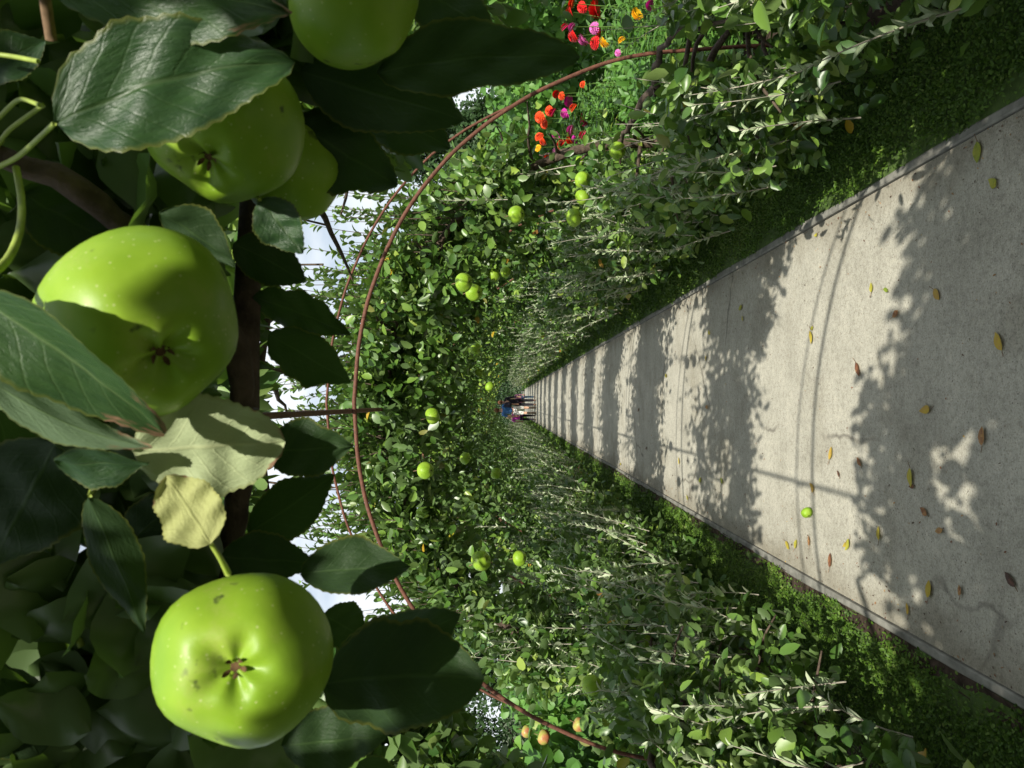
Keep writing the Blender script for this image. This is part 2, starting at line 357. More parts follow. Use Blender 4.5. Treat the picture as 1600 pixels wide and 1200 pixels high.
def unit(rng, k):
    v = rng.normal(size=(k, 3)); return v / np.linalg.norm(v, axis=1)[:, None]

# ------------------------------------------------------------------ ground, path, kerbs, grass
def sheet(name, x0, x1, y0, y1, z, mat, nx=1, ny=1, jig=None):
    X, Y = np.meshgrid(np.linspace(x0, x1, nx + 1), np.linspace(y0, y1, ny + 1), indexing='ij')
    Z = np.full_like(X, z) if jig is None else z + jig(X, Y)
    b = MB(); b.verts(np.stack([X, Y, Z], -1).reshape(-1, 3))
    i = (np.arange(nx)[:, None] * (ny + 1) + np.arange(ny)[None]).ravel()
    b.quads(np.stack([i, i + ny + 1, i + ny + 2, i + 1], -1), .5)
    return b.build(name, mat)
PW = .845
tag(sheet('ground', -900, 900, -600, 1500, -.03, 'garden_ground', 8, 8), kind='structure')
tag(sheet('path', -PW, PW, -4, 60, 0, 'concrete', 2, 60), kind='structure')
rg = np.random.default_rng(5)
for s_ in (1, -1):
    o_ = sheet('flower_bed_soil', 1.30 * s_, 2.3 * s_, -4, 55, .012, 'soil', 8, 200, lambda X, Y: .012 * np.sin(X * 31 + Y * 7) * np.sin(Y * 13)); tag(o_, kind='structure')
    if s_ < 0: o_.data.flip_normals()
    # kerb: a low edging set beside the path, wavering a little
    b = MB(); ys = np.linspace(-4, 55, 400); wv = .006 * np.sin(ys * 1.7) + .004 * np.sin(ys * 5.1 + 1)
    h = .016 + .004 * np.sin(ys * 2.3)
    xa = PW + .002 + wv * 0; xb = PW + .038 + wv
    prof = [np.stack([s_ * xa, ys, -.02 + 0 * ys], -1), np.stack([s_ * xa, ys, h - .004], -1), np.stack([s_ * (xa + .006), ys, h], -1), np.stack([s_ * (xb - .006), ys, h], -1), np.stack([s_ * xb, ys, h - .004], -1), np.stack([s_ * xb, ys, -.02 + 0 * ys], -1)]
    V = np.stack(prof, 1); b.verts(V.reshape(-1, 3)); k = 6
    i = np.arange(399)[:, None] * k; j = np.arange(5)[None]
    q = np.stack([i + j, i + j + 1, i + k + j + 1, i + k + j], -1).reshape(-1, 4)
    b.quads(q if s_ > 0 else q[:, ::-1], .5); tag(b.build('kerb', 'kerb_concrete', smooth=False), kind='structure')
    if s_ < 0:
        d_ = sheet('soil', -(PW + .03), -(PW + .10), -4, 55, .013, 'soil', 6, 500, lambda X, Y: .006 * np.sin(X * 90 + Y * 23) * np.sin(Y * 41)); d_.data.flip_normals(); tag(d_, kind='structure')
    o_ = sheet('grass_verge', (PW + .03) * s_, 1.42 * s_, -4, 55, .01, 'turf', 10, 600, lambda X, Y: .012 * (np.sin(X * 43 + Y * 11) * np.sin(Y * 17 - X * 9)) * np.clip((np.abs(X) - PW - .03) * 12, 0, 1)); tag(o_, kind='structure')
    if s_ < 0: o_.data.flip_normals()
# creeping ground cover on both verges
b = MB()
def cover(k, y0, y1, size, pw):
    y = y0 + (y1 - y0) * rg.random(k) ** pw
    x = (PW + .028 + (1.45 - PW - .028) * rg.random(k)) * rg.choice([-1, 1], k)
    edge = np.abs(x) - PW - .05 - .02 * (x < 0) * (1 + .6 * np.sin(y * 4.3) * np.sin(y * 1.7))
    keep = rg.random(k) < np.clip(.42 + edge * 9 + .4 * np.sin(y * 9 + x * 5), .08, 1)
    x, y = x[keep], y[keep]; k = len(x)
    P = np.stack([x, y, .020 + .016 * rg.random(k) + .01 * np.sin(x * 23) * np.sin(y * 15)], -1)
    A = unit(rg, k); A[:, 2] = np.abs(A[:, 2]) * .7 + .1
    N = unit(rg, k) * .7 + np.array([0, -.2, 1])
    L = size * (.6 + .8 * rg.random(k))
    tint = np.clip(.45 + .25 * np.sin(x * 6 + y * 2.3) * np.sin(y * 1.1) + .22 * rg.normal(size=k), 0, 1)
    b.leaves(P, A, N, L, L * (.5 + .25 * rg.random(k)), .3, .2, tint)
cover(120000, 1.6, 7.5, .0125, 1.3)
cover(50000, 6, 20, .024, 1.4)
cover(16000, 18, 55, .06, 1.3)
tag(b.build('grass', 'turf_leaf'), 'short green creeping grass on the verges beside the path', kind='stuff')

# ------------------------------------------------------------------ hoops
HX = np.array([0, .27, .48, .69, .86, 1.0, 1.18, 1.33, 1.46, 1.557, 1.62, 1.66, 1.695, 1.71])
HZ = np.array([2.19, 2.172, 2.13, 2.055, 1.975, 1.885, 1.735, 1.56, 1.36, 1.15, .99, .80, .35, 0.0])
OX = np.array([0, .3, .55, .774, .92, 1.04, 1.18, 1.29, 1.38, 1.44]); OZ = np.array([2.325, 2.30, 2.235, 2.14, 2.055, 1.965, 1.835, 1.69, 1.53, 1.39])
def smooth_curve(X, Z, m=40):
    d = np.concatenate([[0], np.cumsum(np.hypot(np.diff(X), np.diff(Z)))]); t = np.linspace(0, d[-1], m)
    x, z = np.interp(t, d, X), np.interp(t, d, Z)
    for _ in range(2):
        x[1:-1] = .25 * x[:-2] + .5 * x[1:-1] + .25 * x[2:]; z[1:-1] = .25 * z[:-2] + .5 * z[1:-1] + .25 * z[2:]
    return x, z
hx, hz = smooth_curve(HX, HZ, 60)           # from the crown down to the foot
ox, oz = smooth_curve(OX, OZ, 40)
PITCH = 2.7
HOOPS = [.9 + PITCH * i for i in range(17)]
ORD = ['first', 'second', 'third', 'fourth', 'fifth', 'sixth', 'seventh', 'eighth', 'ninth', 'tenth', 'eleventh', 'twelfth', 'thirteenth', 'fourteenth', 'fifteenth', 'sixteenth', 'seventeenth', 'eighteenth']
def both(x, z): return np.concatenate([-x[::-1], x[1:]]), np.concatenate([z[::-1], z[1:]])
fx, fz = both(hx, hz); gx, gz = both(ox, oz)
b1 = MB(); b1.tube(np.stack([fx, 0 * fx, fz], -1), .0098, 8)
b2 = MB(); b2.tube(np.stack([gx, 0 * gx + .026, gz], -1), .0062, 6)
b3 = MB(); b3.tube([(-.04, .0, 2.20), (-.04, .026, 2.325)], .007, 6)
hoop0 = None
for i, y in enumerate(HOOPS):
    if i == 0:
        hoop0 = hp = empty('metal_hoop', (0, y, 0)); b1.build('hoop_bar', 'rust_metal', hp); b2.build('outer_rod', 'rust_metal', hp); b3.build('spacer', 'rust_metal', hp)
    else: hp = copy_thing(hoop0, (0, y, 0))
    far = i > 4
    lab = ['rusty metal hoop above and behind the big hanging apples', 'rusty metal hoop spanning the whole picture, clear of leaves around the ridge rail', 'third rusty hoop along the tunnel, mostly buried in apple leaves', 'fourth rusty hoop, its thin curve showing low among silvery shoots', 'fifth rusty hoop along the tunnel, nearly lost in foliage'][i] if not far else 'rusty metal hoop far down the tunnel, buried in apple foliage'
    tag(hp, lab, 'hoop', 'rusty hoops carrying the apple tunnel')
b = MB(); b.tube([(-.04, yy, 2.205) for yy in np.linspace(.12, 46, 60)], .011, 8)
tag(b.build('ridge_rail', 'rust_metal'), 'long rusty ridge rail joining the tops of the hoops', 'rail')

# ------------------------------------------------------------------ apples seen in the tunnel (positions also keep leaves from burying them)
MID = [  # px, py, radius px, kind, label
 (965, 235, 14, 0, 'lumpy green apple low beside the lower zinnia clump'), (910, 281, 13, 0, 'bright green apple directly above the darker twin apples'), (905, 253, 9, 0, 'small yellow green apple behind the bright one'), (910, 308, 12, 0, 'dark shaded green apple between the bright apple and the clustered pair'),
 (897, 340, 14, 0, 'broad green apple at the bottom of the chain of four'), (807, 335, 14, 0, 'round green apple high up, half behind round leaves near the sky gap'), (790, 329, 9, 0, 'small green apple touching the high round one'), (1003, 203, 8, 0, 'small pale apple behind silvery shoots above the lumpy apple'), (1043, 208, 10, 0, 'pale yellow green apple among silvery shoots'), (1060, 229, 9, 0, 'yellow green apple just inside the pale one'),
 (980, 330, 10, 0, 'green apple deep in dark leaves beside a yellow leaf'), (1350, 235, 12, 0, 'bright green apple hanging lowest over the dark grass verge'), (1123, 335, 9, 0, 'small green apple low down near the grass verge'), (1338, 181, 15, 0, 'shaded green apple beside the brown trunk'),
 (725, 441, 15, 0, 'upper of two pale green apples touching overhead'), (741, 457, 14, 0, 'lower of two pale green apples touching overhead'), (772, 430, 11, 0, 'shaded green apple next to the pale pair'), (790, 425, 9, 0, 'dark green apple beyond the pale pair'), (650, 515, 9, 0, 'green apple under a broad leaf near the hoop'), (676, 650, 13, 0, 'green apple hanging at the end of the ridge rail'),
 (665, 735, 14, 0, 'large green apple behind leaves beside the ridge rail'), (642, 731, 8, 0, 'small green apple touching the large one by the ridge rail'), (743, 545, 9, 0, 'dark yellow green apple in the shaded roof'), (748, 582, 7, 0, 'small yellow apple in the shaded roof above the walkers'), (765, 604, 8, 0, 'dim green apple just over the walkers'), (775, 740, 9, 0, 'dim green apple in the dark leaves past the ridge rail'), (727, 716, 9, 0, 'dark green apple deep in the roof leaves'),
 (752, 876, 16, 0, 'round bright green apple with an orange leaf hanging below it'), (690, 867, 9, 0, 'small green apple above the round bright one'), (812, 872, 12, 0, 'dark green apple in shade under the round bright one'), (990, 985, 12, 0, 'green apple partly behind a leaf, beside its lower twin'), (1010, 1006, 13, 0, 'clear green apple just below its half hidden twin'), (925, 1070, 16, 0, 'bright green apple with a yellow leaf beside it in the dense hedge'),
 (1180, 920, 9, 0, 'green apple near the verge end of the leafy bush'), (1355, 1187, 17, 0, 'large dull green apple in the shaded bush at the picture corner'), (823, 1143, 9, 1, 'small pink apple uppermost of the blushed ones'), (850, 1152, 11, 1, 'pink and green apple beside the rusty hoop'), (905, 1132, 11, 1, 'yellow apple with orange blush inside the hoop'), (1302, 1122, 13, 0, 'dull green apple under dark leaves of the bush'),
]
MIDP = [(at(px, py, .0475 * F / r), .0475 * (1.0)) for px, py, r, k, lab in MID]
MIDA = np.array([list(p) for p, r in MIDP]); MIDR = np.array([m_[2] for m_ in MID]); MIDXY = np.array([[m_[0], m_[1]] for m_ in MID])
def clear_of_apples(P):
    """leaves keep out of the apples and of the air just in front of them"""
    keep = np.ones(len(P), bool); px, py = pix(P)
    for i in range(len(MIDA)):
        d2 = (px - MIDXY[i, 0]) ** 2 + (py - MIDXY[i, 1]) ** 2
        keep &= ~((d2 < (MIDR[i] * .75 + 4) ** 2) & (P[:, 1] < MIDA[i, 1] + .03) & (P[:, 1] > MIDA[i, 1] - 1.6))
    return keep

# ------------------------------------------------------------------ apple trees trained over the hoops
XF = 1.60                                        # the trunks stand this far from the middle of the path
arc = np.concatenate([[0], np.cumsum(np.hypot(np.diff(hx[::-1]), np.diff(hz[::-1])))])     # from the foot to the crown
AX, AZ = hx[::-1], hz[::-1]
def arch_pt(s): return np.interp(s, arc, AX), np.interp(s, arc, AZ)
def arch_nrm(s):
    x0, z0 = arch_pt(s - .05); x1, z1 = arch_pt(s + .05); tx, tz = x1 - x0, z1 - z0
    q = np.hypot(tx, tz) + 1e-9; return tz / q, -tx / q                                    # outward normal (x, z)
SMAX = arc[-1]

def spur_leaves(mb, rng, C, out, size=(.055, .088), per=(6, 11), up=.35, tintbase=.45, spread=.05, world=None):
    """clusters of leaves round points C, facing roughly along out"""
    cnt = rng.integers(per[0], per[1], len(C)); idx = np.repeat(np.arange(len(C)), cnt); k = len(idx)
    ct = np.clip(rng.normal(tintbase, .26, len(C)), 0, .9)
    P = C[idx] + rng.normal(size=(k, 3)) * spread
    A = unit(rng, k) + out[idx] * .55 + np.array([0, 0, up * .5])
    N = out[idx] * .5 + unit(rng, k) * .95 + np.array([0, -.15, .5])
    L = rng.uniform(size[0], size[1], k); W = L * rng.uniform(.42, .66, k)
    tint = np.clip(ct[idx] + rng.normal(0, .12, k), 0, .92)
    odd = rng.random(k); tint = np.where(odd > .991, rng.uniform(.955, 1, k), tint)
    keep = np.ones(k, bool) if world is None else world(P + A * 0)
    mb.leaves(P[keep], A[keep], N[keep], L[keep], W[keep], rng.uniform(.1, .6, k)[keep], rng.uniform(0, .3, k)[keep], tint[keep])

def shoot(mb_l, mb_s, rng, p, d, ln, leaf=(.042, .072), step=.017, rad=.0031, narrow=.34, tint=(.2, 1), world=None, openness=.7):
    k = max(5, int(ln / .07)); d = np.asarray(d, float); d /= np.linalg.norm(d)
    bend = rng.normal(size=3) * .12
    t = np.linspace(0, 1, k); pts = np.asarray(p)[None] + d[None] * (t * ln)[:, None] + bend[None] * (t ** 2 * ln)[:, None]
    if world is not None and world(pts).mean() < .62: return
    mb_s.tube(pts, rad * (1.15 - .8 * t), 4, .5, cap=False)
    m_ = int(ln / step); s_ = np.sort(rng.random(m_)) * .97 + .03
    P = np.stack([np.interp(s_, t, pts[:, i]) for i in range(3)], -1)
    side = unit(rng, m_); side -= d * (side @ d)[:, None]; side /= np.linalg.norm(side, axis=1)[:, None]
    A = d[None] * rng.uniform(.5, 1.1, m_)[:, None] + side * openness * rng.uniform(.5, 1.2, m_)[:, None]
    N = d[None] * .8 - side * .6 + unit(rng, m_) * .3
    L = rng.uniform(leaf[0], leaf[1], m_) * (1.1 - .45 * s_)
    keep = np.ones(m_, bool) if world is None else world(P)
    mb_l.leaves(P[keep], A[keep], N[keep], L[keep], (L * narrow * rng.uniform(.8, 1.25, m_))[keep], rng.uniform(.4, 1.0, m_)[keep], rng.uniform(-.1, .35, m_)[keep], rng.uniform(tint[0], tint[1], m_)[keep])

def arch_tree(seed, world=None, cl=1000, low=.55, nsh=46):
    """a tree trained up and over, built for the right hand side with its foot at the origin"""
    rng = np.random.default_rng(seed)
    wood, crown, silver, sstem = MB(), MB(), MB(), MB()
    wf = None if world is None else (lambda P: world(P))
    # limb
    s = np.linspace(0, SMAX * 1.0, 26); x, z = arch_pt(s); nx_, nz_ = arch_nrm(s)
    wob = np.cumsum(rng.normal(0, .012, 26))
    pts = np.stack([x - XF + nx_ * .06, wob, z + nz_ * .06], -1); pts[0, 2] = -.05; pts[:3, 0] = (pts[3, 0]) * np.array([1, 1, 1])
    wood.tube(pts, np.linspace(.042, .010, 26), 8)
    # side boughs
    for i in range(22):
        s0 = rng.uniform(.3, SMAX * .97); x0, z0 = arch_pt(s0); n0 = arch_nrm(s0)
        sg = rng.choice([-1, 1]); ln = rng.uniform(.25, .52)
        t = np.linspace(0, 1, 7); ds = s0 + t * rng.uniform(-.1, .35); xx, zz = arch_pt(np.clip(ds, 0, SMAX))
        off = .06 + t * rng.uniform(-.1, .25)
        q = np.stack([xx - XF + n0[0] * off, wob[int(min(25, s0 / SMAX * 25))] + sg * t * ln, zz + n0[1] * off], -1) + np.cumsum(rng.normal(0, .01, (7, 3)), 0)
        wood.tube(q, np.linspace(.014, .004, 7), 5)
    # leaf spurs
    s = low + (SMAX - low) * rng.random(cl * 2) ** .85; y = rng.uniform(-1, 1, cl * 2) * .52 + np.clip(rng.normal(0, .06, cl * 2), -.12, .12)
    off = np.clip(rng.normal(.06, .11, cl * 2), -.14, .32) * (1 - .3 * np.abs(y))
    x, z = arch_pt(s); n_ = arch_nrm(s)
    hang = np.where(rng.random(cl * 2) < .18, -rng.random(cl * 2) * .22, 0)
    C = np.stack([x - XF + n_[0] * off, y, z + n_[1] * off + hang], -1)
    voids = C[rng.integers(0, len(C), 40)]; vr = rng.uniform(.08, .21, 40)
    keep = np.ones(len(C), bool)
    for vv_, r_ in zip(voids, vr): keep &= ((C - vv_) ** 2).sum(1) > r_ * r_
    keep &= (C[:, 2] > .25)
    C = C[keep][:cl]; off = off[keep][:cl]; n2 = np.stack([n_[0], 0 * n_[0], n_[1]], -1)[keep][:cl]
    out = n2 * np.sign(off - .10)[:, None] + np.array([0, -.25, .1])
    if wf is not None: C = C[wf(C)] if False else C
    spur_leaves(crown, rng, C, out, world=wf)
    # upright shoots from the roof, against the sky
    for i in range(nsh):
        s0 = rng.uniform(SMAX * .52, SMAX); x0, z0 = arch_pt(s0); yy = rng.uniform(-.5, .5)
        shoot(crown, wood, rng, (x0 - XF, yy, z0 + .05), (rng.normal(0, .12), rng.normal(0, .12), 1), rng.uniform(.3, .95), (.055, .085), .030, .0035, .5, (.15, .85), wf)
    # silvery young growth, mostly low down and on the path side
    for i in range(40):
        s0 = rng.uniform(.2, 1.65); x0, z0 = arch_pt(s0); yy = rng.uniform(-.6, .6)
        shoot(silver, sstem, rng, (x0 - XF - rng.uniform(-.1, .24), yy, z0 - .1), (np.clip(rng.normal(-.08, .12), -.3, .2), np.clip(rng.normal(0, .15), -.3, .3), 1), rng.uniform(.22, .5), world=wf)
    return wood, crown, silver, sstem

def low_tree(seed, world=None, cl=820, top=.98, inward=0.0):
    rng = np.random.default_rng(seed)
    wood, crown, silver, sstem = MB(), MB(), MB(), MB()
    t = np.linspace(0, 1, 9)
    wood.tube(np.stack([-.05 * t + np.cumsum(rng.normal(0, .008, 9)), np.cumsum(rng.normal(0, .01, 9)), -.05 + t * top * .85], -1), np.linspace(.05, .02, 9), 8)
    for zz in (.30, .55, .78):
        for sg in (-1, 1):
            t = np.linspace(0, 1, 12); ln = rng.uniform(.95, 1.3)
            q = np.stack([-.05 + rng.normal(-.12, .1) * t, sg * t * ln, zz * top + .12 * t * (1 - t) * 2], -1) + np.cumsum(rng.normal(0, .012, (12, 3)), 0)
            wood.tube(q, np.linspace(.02, .006, 12), 6)
    for i in range(14):
        a = (rng.normal(-.05, .1), rng.uniform(-.9, .9), rng.uniform(.3, .75) * top); t = np.linspace(0, 1, 6)
        q = np.asarray(a)[None] + np.stack([-rng.uniform(.1, .5) * t, rng.normal(0, .2) * t, .12 * t - .14 * t * t], -1) + np.cumsum(rng.normal(0, .008, (6, 3)), 0)
        wood.tube(q, np.linspace(.012, .004, 6), 5)
    k = cl * 2
    y = rng.uniform(-1.25, 1.25, k); zc = rng.beta(1.6, 1.5, k) * (top - .12) + .13
    rad = np.clip(rng.normal(0, .16, k), -.32, .4); x = -.10 + rad - .16 * np.sin(np.clip(zc / top, 0, 1) * math.pi) * (rng.random(k) < .55) - inward
    C = np.stack([x, y, zc], -1)
    voids = C[rng.integers(0, k, 44)]; vr = rng.uniform(.08, .19, 44); keep = np.ones(k, bool)
    for vv_, r_ in zip(voids, vr): keep &= ((C - vv_) ** 2).sum(1) > r_ * r_
    C = C[keep][:cl]; side = np.sign(C[:, 0] + .12)
    out = np.stack([side * .9, 0 * side - .25, .35 + 0 * side], -1)
    spur_leaves(crown, rng, C, out, (.05, .088), (6, 10), world=world)
    for i in range(130):
        yy = rng.uniform(-1.25, 1.25); z0 = rng.uniform(.2, .8) * top; x0 = -.18 + np.clip(rng.normal(0, .17), -.3, .35) - .10 * (z0 < .6 * top) - inward
        ln = rng.uniform(.26, .62) * (1 if z0 < .6 * top else .75)
        shoot(silver, sstem, rng, (x0, yy, z0), (np.clip(rng.normal(-.10, .16), -.4, .25), np.clip(rng.normal(0, .16), -.35, .35), 1), ln, world=world)
    return wood, crown, silver, sstem

def make_tree(name, meshes, loc, rz):
    t = empty(name, loc, rz)
    for nm, me in meshes: link(bpy.data.objects.new(nm, me), t)
    return t
def tree_meshes(parts):
    wood, crown, silver, sstem = parts
    return [('trunk', wood.mesh('trunk', 'bark')), ('crown', crown.mesh('crown', 'apple_leaf')), ('young_foliage', two_mats('young_foliage', silver, 'silver_leaf', sstem, 'silver_bark'))]

def worldfn(loc, rz, extra=None):
    c, s = math.cos(rz), math.sin(rz); L_ = np.array(loc)
    def f(P):
        Q = np.stack([P[:, 0] * c - P[:, 1] * s + L_[0], P[:, 0] * s + P[:, 1] * c + L_[1], P[:, 2] + L_[2]], -1)
        k = clear_of_apples(Q)
        if extra is not None: k &= extra(Q)
        return k
    return f

def view_gap(Q):
    px, py = pix(Q); r_ = np.random.default_rng(len(Q)).random(len(Q))
    flowers = (px > 800) & (px < 1040) & (py < 275) & (Q[:, 1] < 4.75) & (py > -120)
    flowers |= (px > 828) & (px < 925) & (py < 260) & (py > 125) & (Q[:, 1] < 5.8)
    beds = (px > 690) & (px < 830) & (py < 250) & (Q[:, 1] < 4.75) & (py > -120)
    hoop = (Q[:, 1] < 3.58) & (px > 480) & (px < 1180) & (np.hypot((px - 1000) / 490, (py - 629) / 610) < 1.0)
    gap = (px > 400) & (px < 600) & (py > 260) & (py < 1000) & (Q[:, 1] < 3.9)
    def by_line(a, b, w):
        t = np.clip(((px - a[0]) * (b[0] - a[0]) + (py - a[1]) * (b[1] - a[1])) / ((b[0] - a[0]) ** 2 + (b[1] - a[1]) ** 2), 0, 1)
        return np.hypot(px - a[0] - t * (b[0] - a[0]), py - a[1] - t * (b[1] - a[1])) < w
    hoop_end = (Q[:, 1] < 3.62) & (by_line((960, 92), (1080, 70), 32) | by_line((1080, 70), (1200, 62), 30) | by_line((700, 1010), (1010, 1192), 26))
    hoop_far = (Q[:, 1] < 9.0) & (by_line((770, 466), (790, 444), 9) | by_line((790, 444), (900, 405), 9) | by_line((783, 809), (865, 846), 8))
    return ~(hoop_end | hoop_far | (flowers & (r_ < .985)) | (beds & (r_ < .85)) | hoop & (Q[:, 2] > 1.1) | gap)
ARCH_Y = [2.4 + PITCH * i for i in range(16)]
LOW_Y = [.9 + PITCH * i for i in range(16)]
SIDE_TXT = {1: 'on the zinnia side', -1: 'on the side away from the zinnias'}
far_arch = [tree_meshes(arch_tree(900 + i, cl=900)) for i in range(3)]
far_low = [tree_meshes(low_tree(950 + i, cl=760)) for i in range(3)]
for side in (1, -1):
    rz = 0.0 if side > 0 else math.pi
    for i, y in enumerate(ARCH_Y):
        loc = (XF * side, y, 0)
        if i < 3:
            ms = tree_meshes(arch_tree(100 + i * 2 + (side > 0), worldfn(loc, rz, view_gap), cl=1150 if i else 1700, low=.55 if side < 0 else 1.0, nsh=150 if i else 20))
        else: ms = far_arch[(i + (side > 0)) % 3]
        t = make_tree('apple_tree', ms, loc, rz)
        if i < 8:
            tag(t, f'{ORD[i]} apple tree arching over the hoops, {SIDE_TXT[side]}', 'tree', 'apple trees trained over the tunnel')
        else: tag(t, 'far apple tree trained over the hoops beyond the walkers, merged with its neighbours', 'tree', 'apple trees trained over the tunnel')
    for i, y in enumerate(LOW_Y):
        loc = (XF * side - .05 * side, y, 0)
        if i < 3: ms = tree_meshes(low_tree(300 + i * 2 + (side > 0), worldfn(loc, rz, view_gap), cl=1000))
        else: ms = far_low[(i + (side > 0)) % 3]
        t = make_tree('apple_bush', ms, loc, rz)
        if i < 8:
            tag(t, f'{ORD[i]} low silvery apple bush along the verge, {SIDE_TXT[side]}', 'apple bush', 'low apple bushes along the path')
        else: tag(t, 'far low apple bush beside the path, merged with its neighbours', 'apple bush', 'low apple bushes along the path')

# the tunnel goes on behind the viewpoint and keeps the light out there
for side in (1, -1):
    rz = 0.0 if side > 0 else math.pi
    for i, y in enumerate((-3.0, -5.7, -8.4)):
        tag(make_tree('apple_tree', far_arch[i % 3], (XF * side, y, 0), rz), 'apple tree of the same tunnel standing behind the viewpoint', 'tree', 'apple trees behind the viewpoint')
    for i, y in enumerate((-1.8, -4.5)):
        tag(make_tree('apple_bush', far_low[i % 3], (XF * side, y, 0), rz), 'low apple bush of the same tunnel behind the viewpoint', 'apple bush', 'apple bushes behind the viewpoint')

# ------------------------------------------------------------------ apples
def apple_mesh(seed, rad=1.0, squash=.88, lobes=.06):
    rng = np.random.default_rng(seed); nu, nv = 30, 40
    ph = rng.uniform(0, 6.28); th = np.linspace(0, math.pi, nu); az = np.arange(nv) * 2 * math.pi / nv
    TH, AZ_ = np.meshgrid(th, az, indexing='ij')
    # unit profile: th = 0 at the stalk, pi at the calyx
    r = np.sin(TH) ** .92; z = np.cos(TH)
    r = r * (1 + .07 * z)                                   # broader towards the stalk
    lob = 1 + lobes * np.cos(5 * AZ_ + ph) * np.clip(.25 - z, 0, 1.2) + .03 * np.cos(2 * AZ_ + ph * 2) + .02 * np.cos(3 * AZ_ + 1)
    r = r * lob
    z = z * squash
    dip = np.exp(-(r / .30) ** 2)
    rib = 1 + .35 * np.cos(5 * AZ_ + ph)
    z = np.where(TH < math.pi / 2, z - .34 * dip, z + (.26 * dip + .125 * np.exp(-((r - .24) / .24) ** 2) * (rib - 1) * np.clip(r * 6, 0, 1)))
    z = z + .035 * r * np.cos(AZ_ + ph)
    V = np.stack([r * np.cos(AZ_), r * np.sin(AZ_), z], -1) * rad
    b = MB(); b.verts(V.reshape(-1, 3))
    i = np.arange(nu - 1)[:, None] * nv; j = np.arange(nv)[None]; j2 = (j + 1) % nv
    b.quads(np.stack([i + j, i + nv + j, i + nv + j2, i + j2], -1).reshape(-1, 4), .5)
    return b, V
def apple_parts(seed, rad, stalk=.5):
    b, V = apple_mesh(seed, rad); rng = np.random.default_rng(seed + 9)
    zc = V[-1, :, 2].mean(); z0 = V[0, :, 2].mean()
    cal = MB()
    for k in range(5):
        a = k * 2 * math.pi / 5 + rng.normal(0, .15); d = np.array([[math.cos(a), math.sin(a), -.75 + rng.normal(0, .3)]]); nn = np.array([[math.cos(a) * .5, math.sin(a) * .5, 1.]])
        cal.leaves(np.array([[math.cos(a) * .05 * rad, math.sin(a) * .05 * rad, zc - .02 * rad]]), d, nn, .13 * rad, .06 * rad, .3, .5, .5)
    th = np.linspace(0, 6.28, 9)[:-1]; ring = np.stack([np.cos(th) * .055 * rad, np.sin(th) * .055 * rad, 0 * th + zc - .02 * rad], -1)
    c0 = cal.verts(ring); cc_ = cal.verts((0, 0, zc - .02 * rad)); cal.tris(np.stack([c0 + np.arange(8), c0 + (np.arange(8) + 1) % 8, np.full(8, cc_)], -1), .5)
    st = MB(); t = np.linspace(0, 1, 7); st.tube(np.stack([.12 * rad * t * t, .05 * rad * t, z0 + t * rad * stalk], -1), rad * .045, 6)
    return b.mesh('skin', 'apple_skin'), cal.mesh('calyx', 'calyx'), st.mesh('stalk', 'twig')
AV = [apple_parts(40 + i, .0475, .95) for i in range(5)]
PINK = []
for i in range(2):
    b, V = apple_mesh(60 + i, .0475); PINK.append(b.mesh('skin', 'pink_apple_skin'))
def axis_rot(down):
    """rotation that points an apple's calyx end (local -z) along down"""
    return (-Vector(down)).to_track_quat('Z', 'Y').to_euler()
rr = random.Random(4)
for i, (px, py, r, k, lab) in enumerate(MID):
    p, rad = MIDP[i]; a = empty('apple', p); sk, ca, stt = AV[i % 5]
    if k: sk = PINK[i % 2]
    link(bpy.data.objects.new('skin', sk), a); link(bpy.data.objects.new('calyx', ca), a); link(bpy.data.objects.new('stalk', stt), a)
    d = Vector((rr.uniform(-.5, .5), rr.uniform(-.7, .2), -1)); a.rotation_euler = axis_rot(d)
    tag(a, lab, 'apple', 'apples hanging in the tunnel')

# ------------------------------------------------------------------ the near tree: branch, big leaves, apples
NEAR_APPLES = [  # px, py, r px, depth, calyx direction (x right, y away, z up), seed, label
 (555, -2, 108, .43, (-.25, .75, -.8), 71, 'dark shaded apple cut by the top edge of the picture'),
 (352, 200, 122, .45, (-.34, .58), 72, 'lobed green apple half hidden behind the big glossy leaf'),
 (462, 262, 84, .56, (-.2, .8, -.8), 73, 'smaller apple with a sunlit flank behind the lobed one'),
 (222, 508, 148, .40, (.33, .47), 74, 'big green apple crossed by leaf shadows, cradled by a curling leaf'),
 (382, 1027, 131, .40, (-.15, .15), 75, 'largest sunlit green apple with its puckered eye facing out'),
]
near = empty('near_apple_tree', (-XF, -.3, 0))
tag(near, 'apple tree reaching overhead with big shaded leaves, close to the camera', 'tree')
near_inv = Vector((XF, .3, 0))
def nb(mb, name, mat, lab=None):
    V = [v_ + np.array(near_inv) for v_ in mb.v]; mb.v = V
    o = mb.build(name, mat, near)
    if lab: o['label'] = lab
    return o
for px, py, r, d, ax, sd, lab in NEAR_APPLES:
    p = at(px, py, d); rad = r * d / F / 1.0
    a = empty('apple', p); sk, ca, stt = apple_parts(sd, rad, .7)
    for nm, me in (('skin', sk), ('calyx', ca), ('stalk', stt)): link(bpy.data.objects.new(nm, me), a)
    if len(ax) == 2:
        tc_ = (CAM - p).normalized(); q_ = math.sqrt(1 - ax[0] ** 2 - ax[1] ** 2); ax = tc_ * q_ + _rt * ax[0] - _up * ax[1]
    a.rotation_euler = axis_rot(ax)
    tag(a, lab, 'apple', 'apples hanging close overhead')

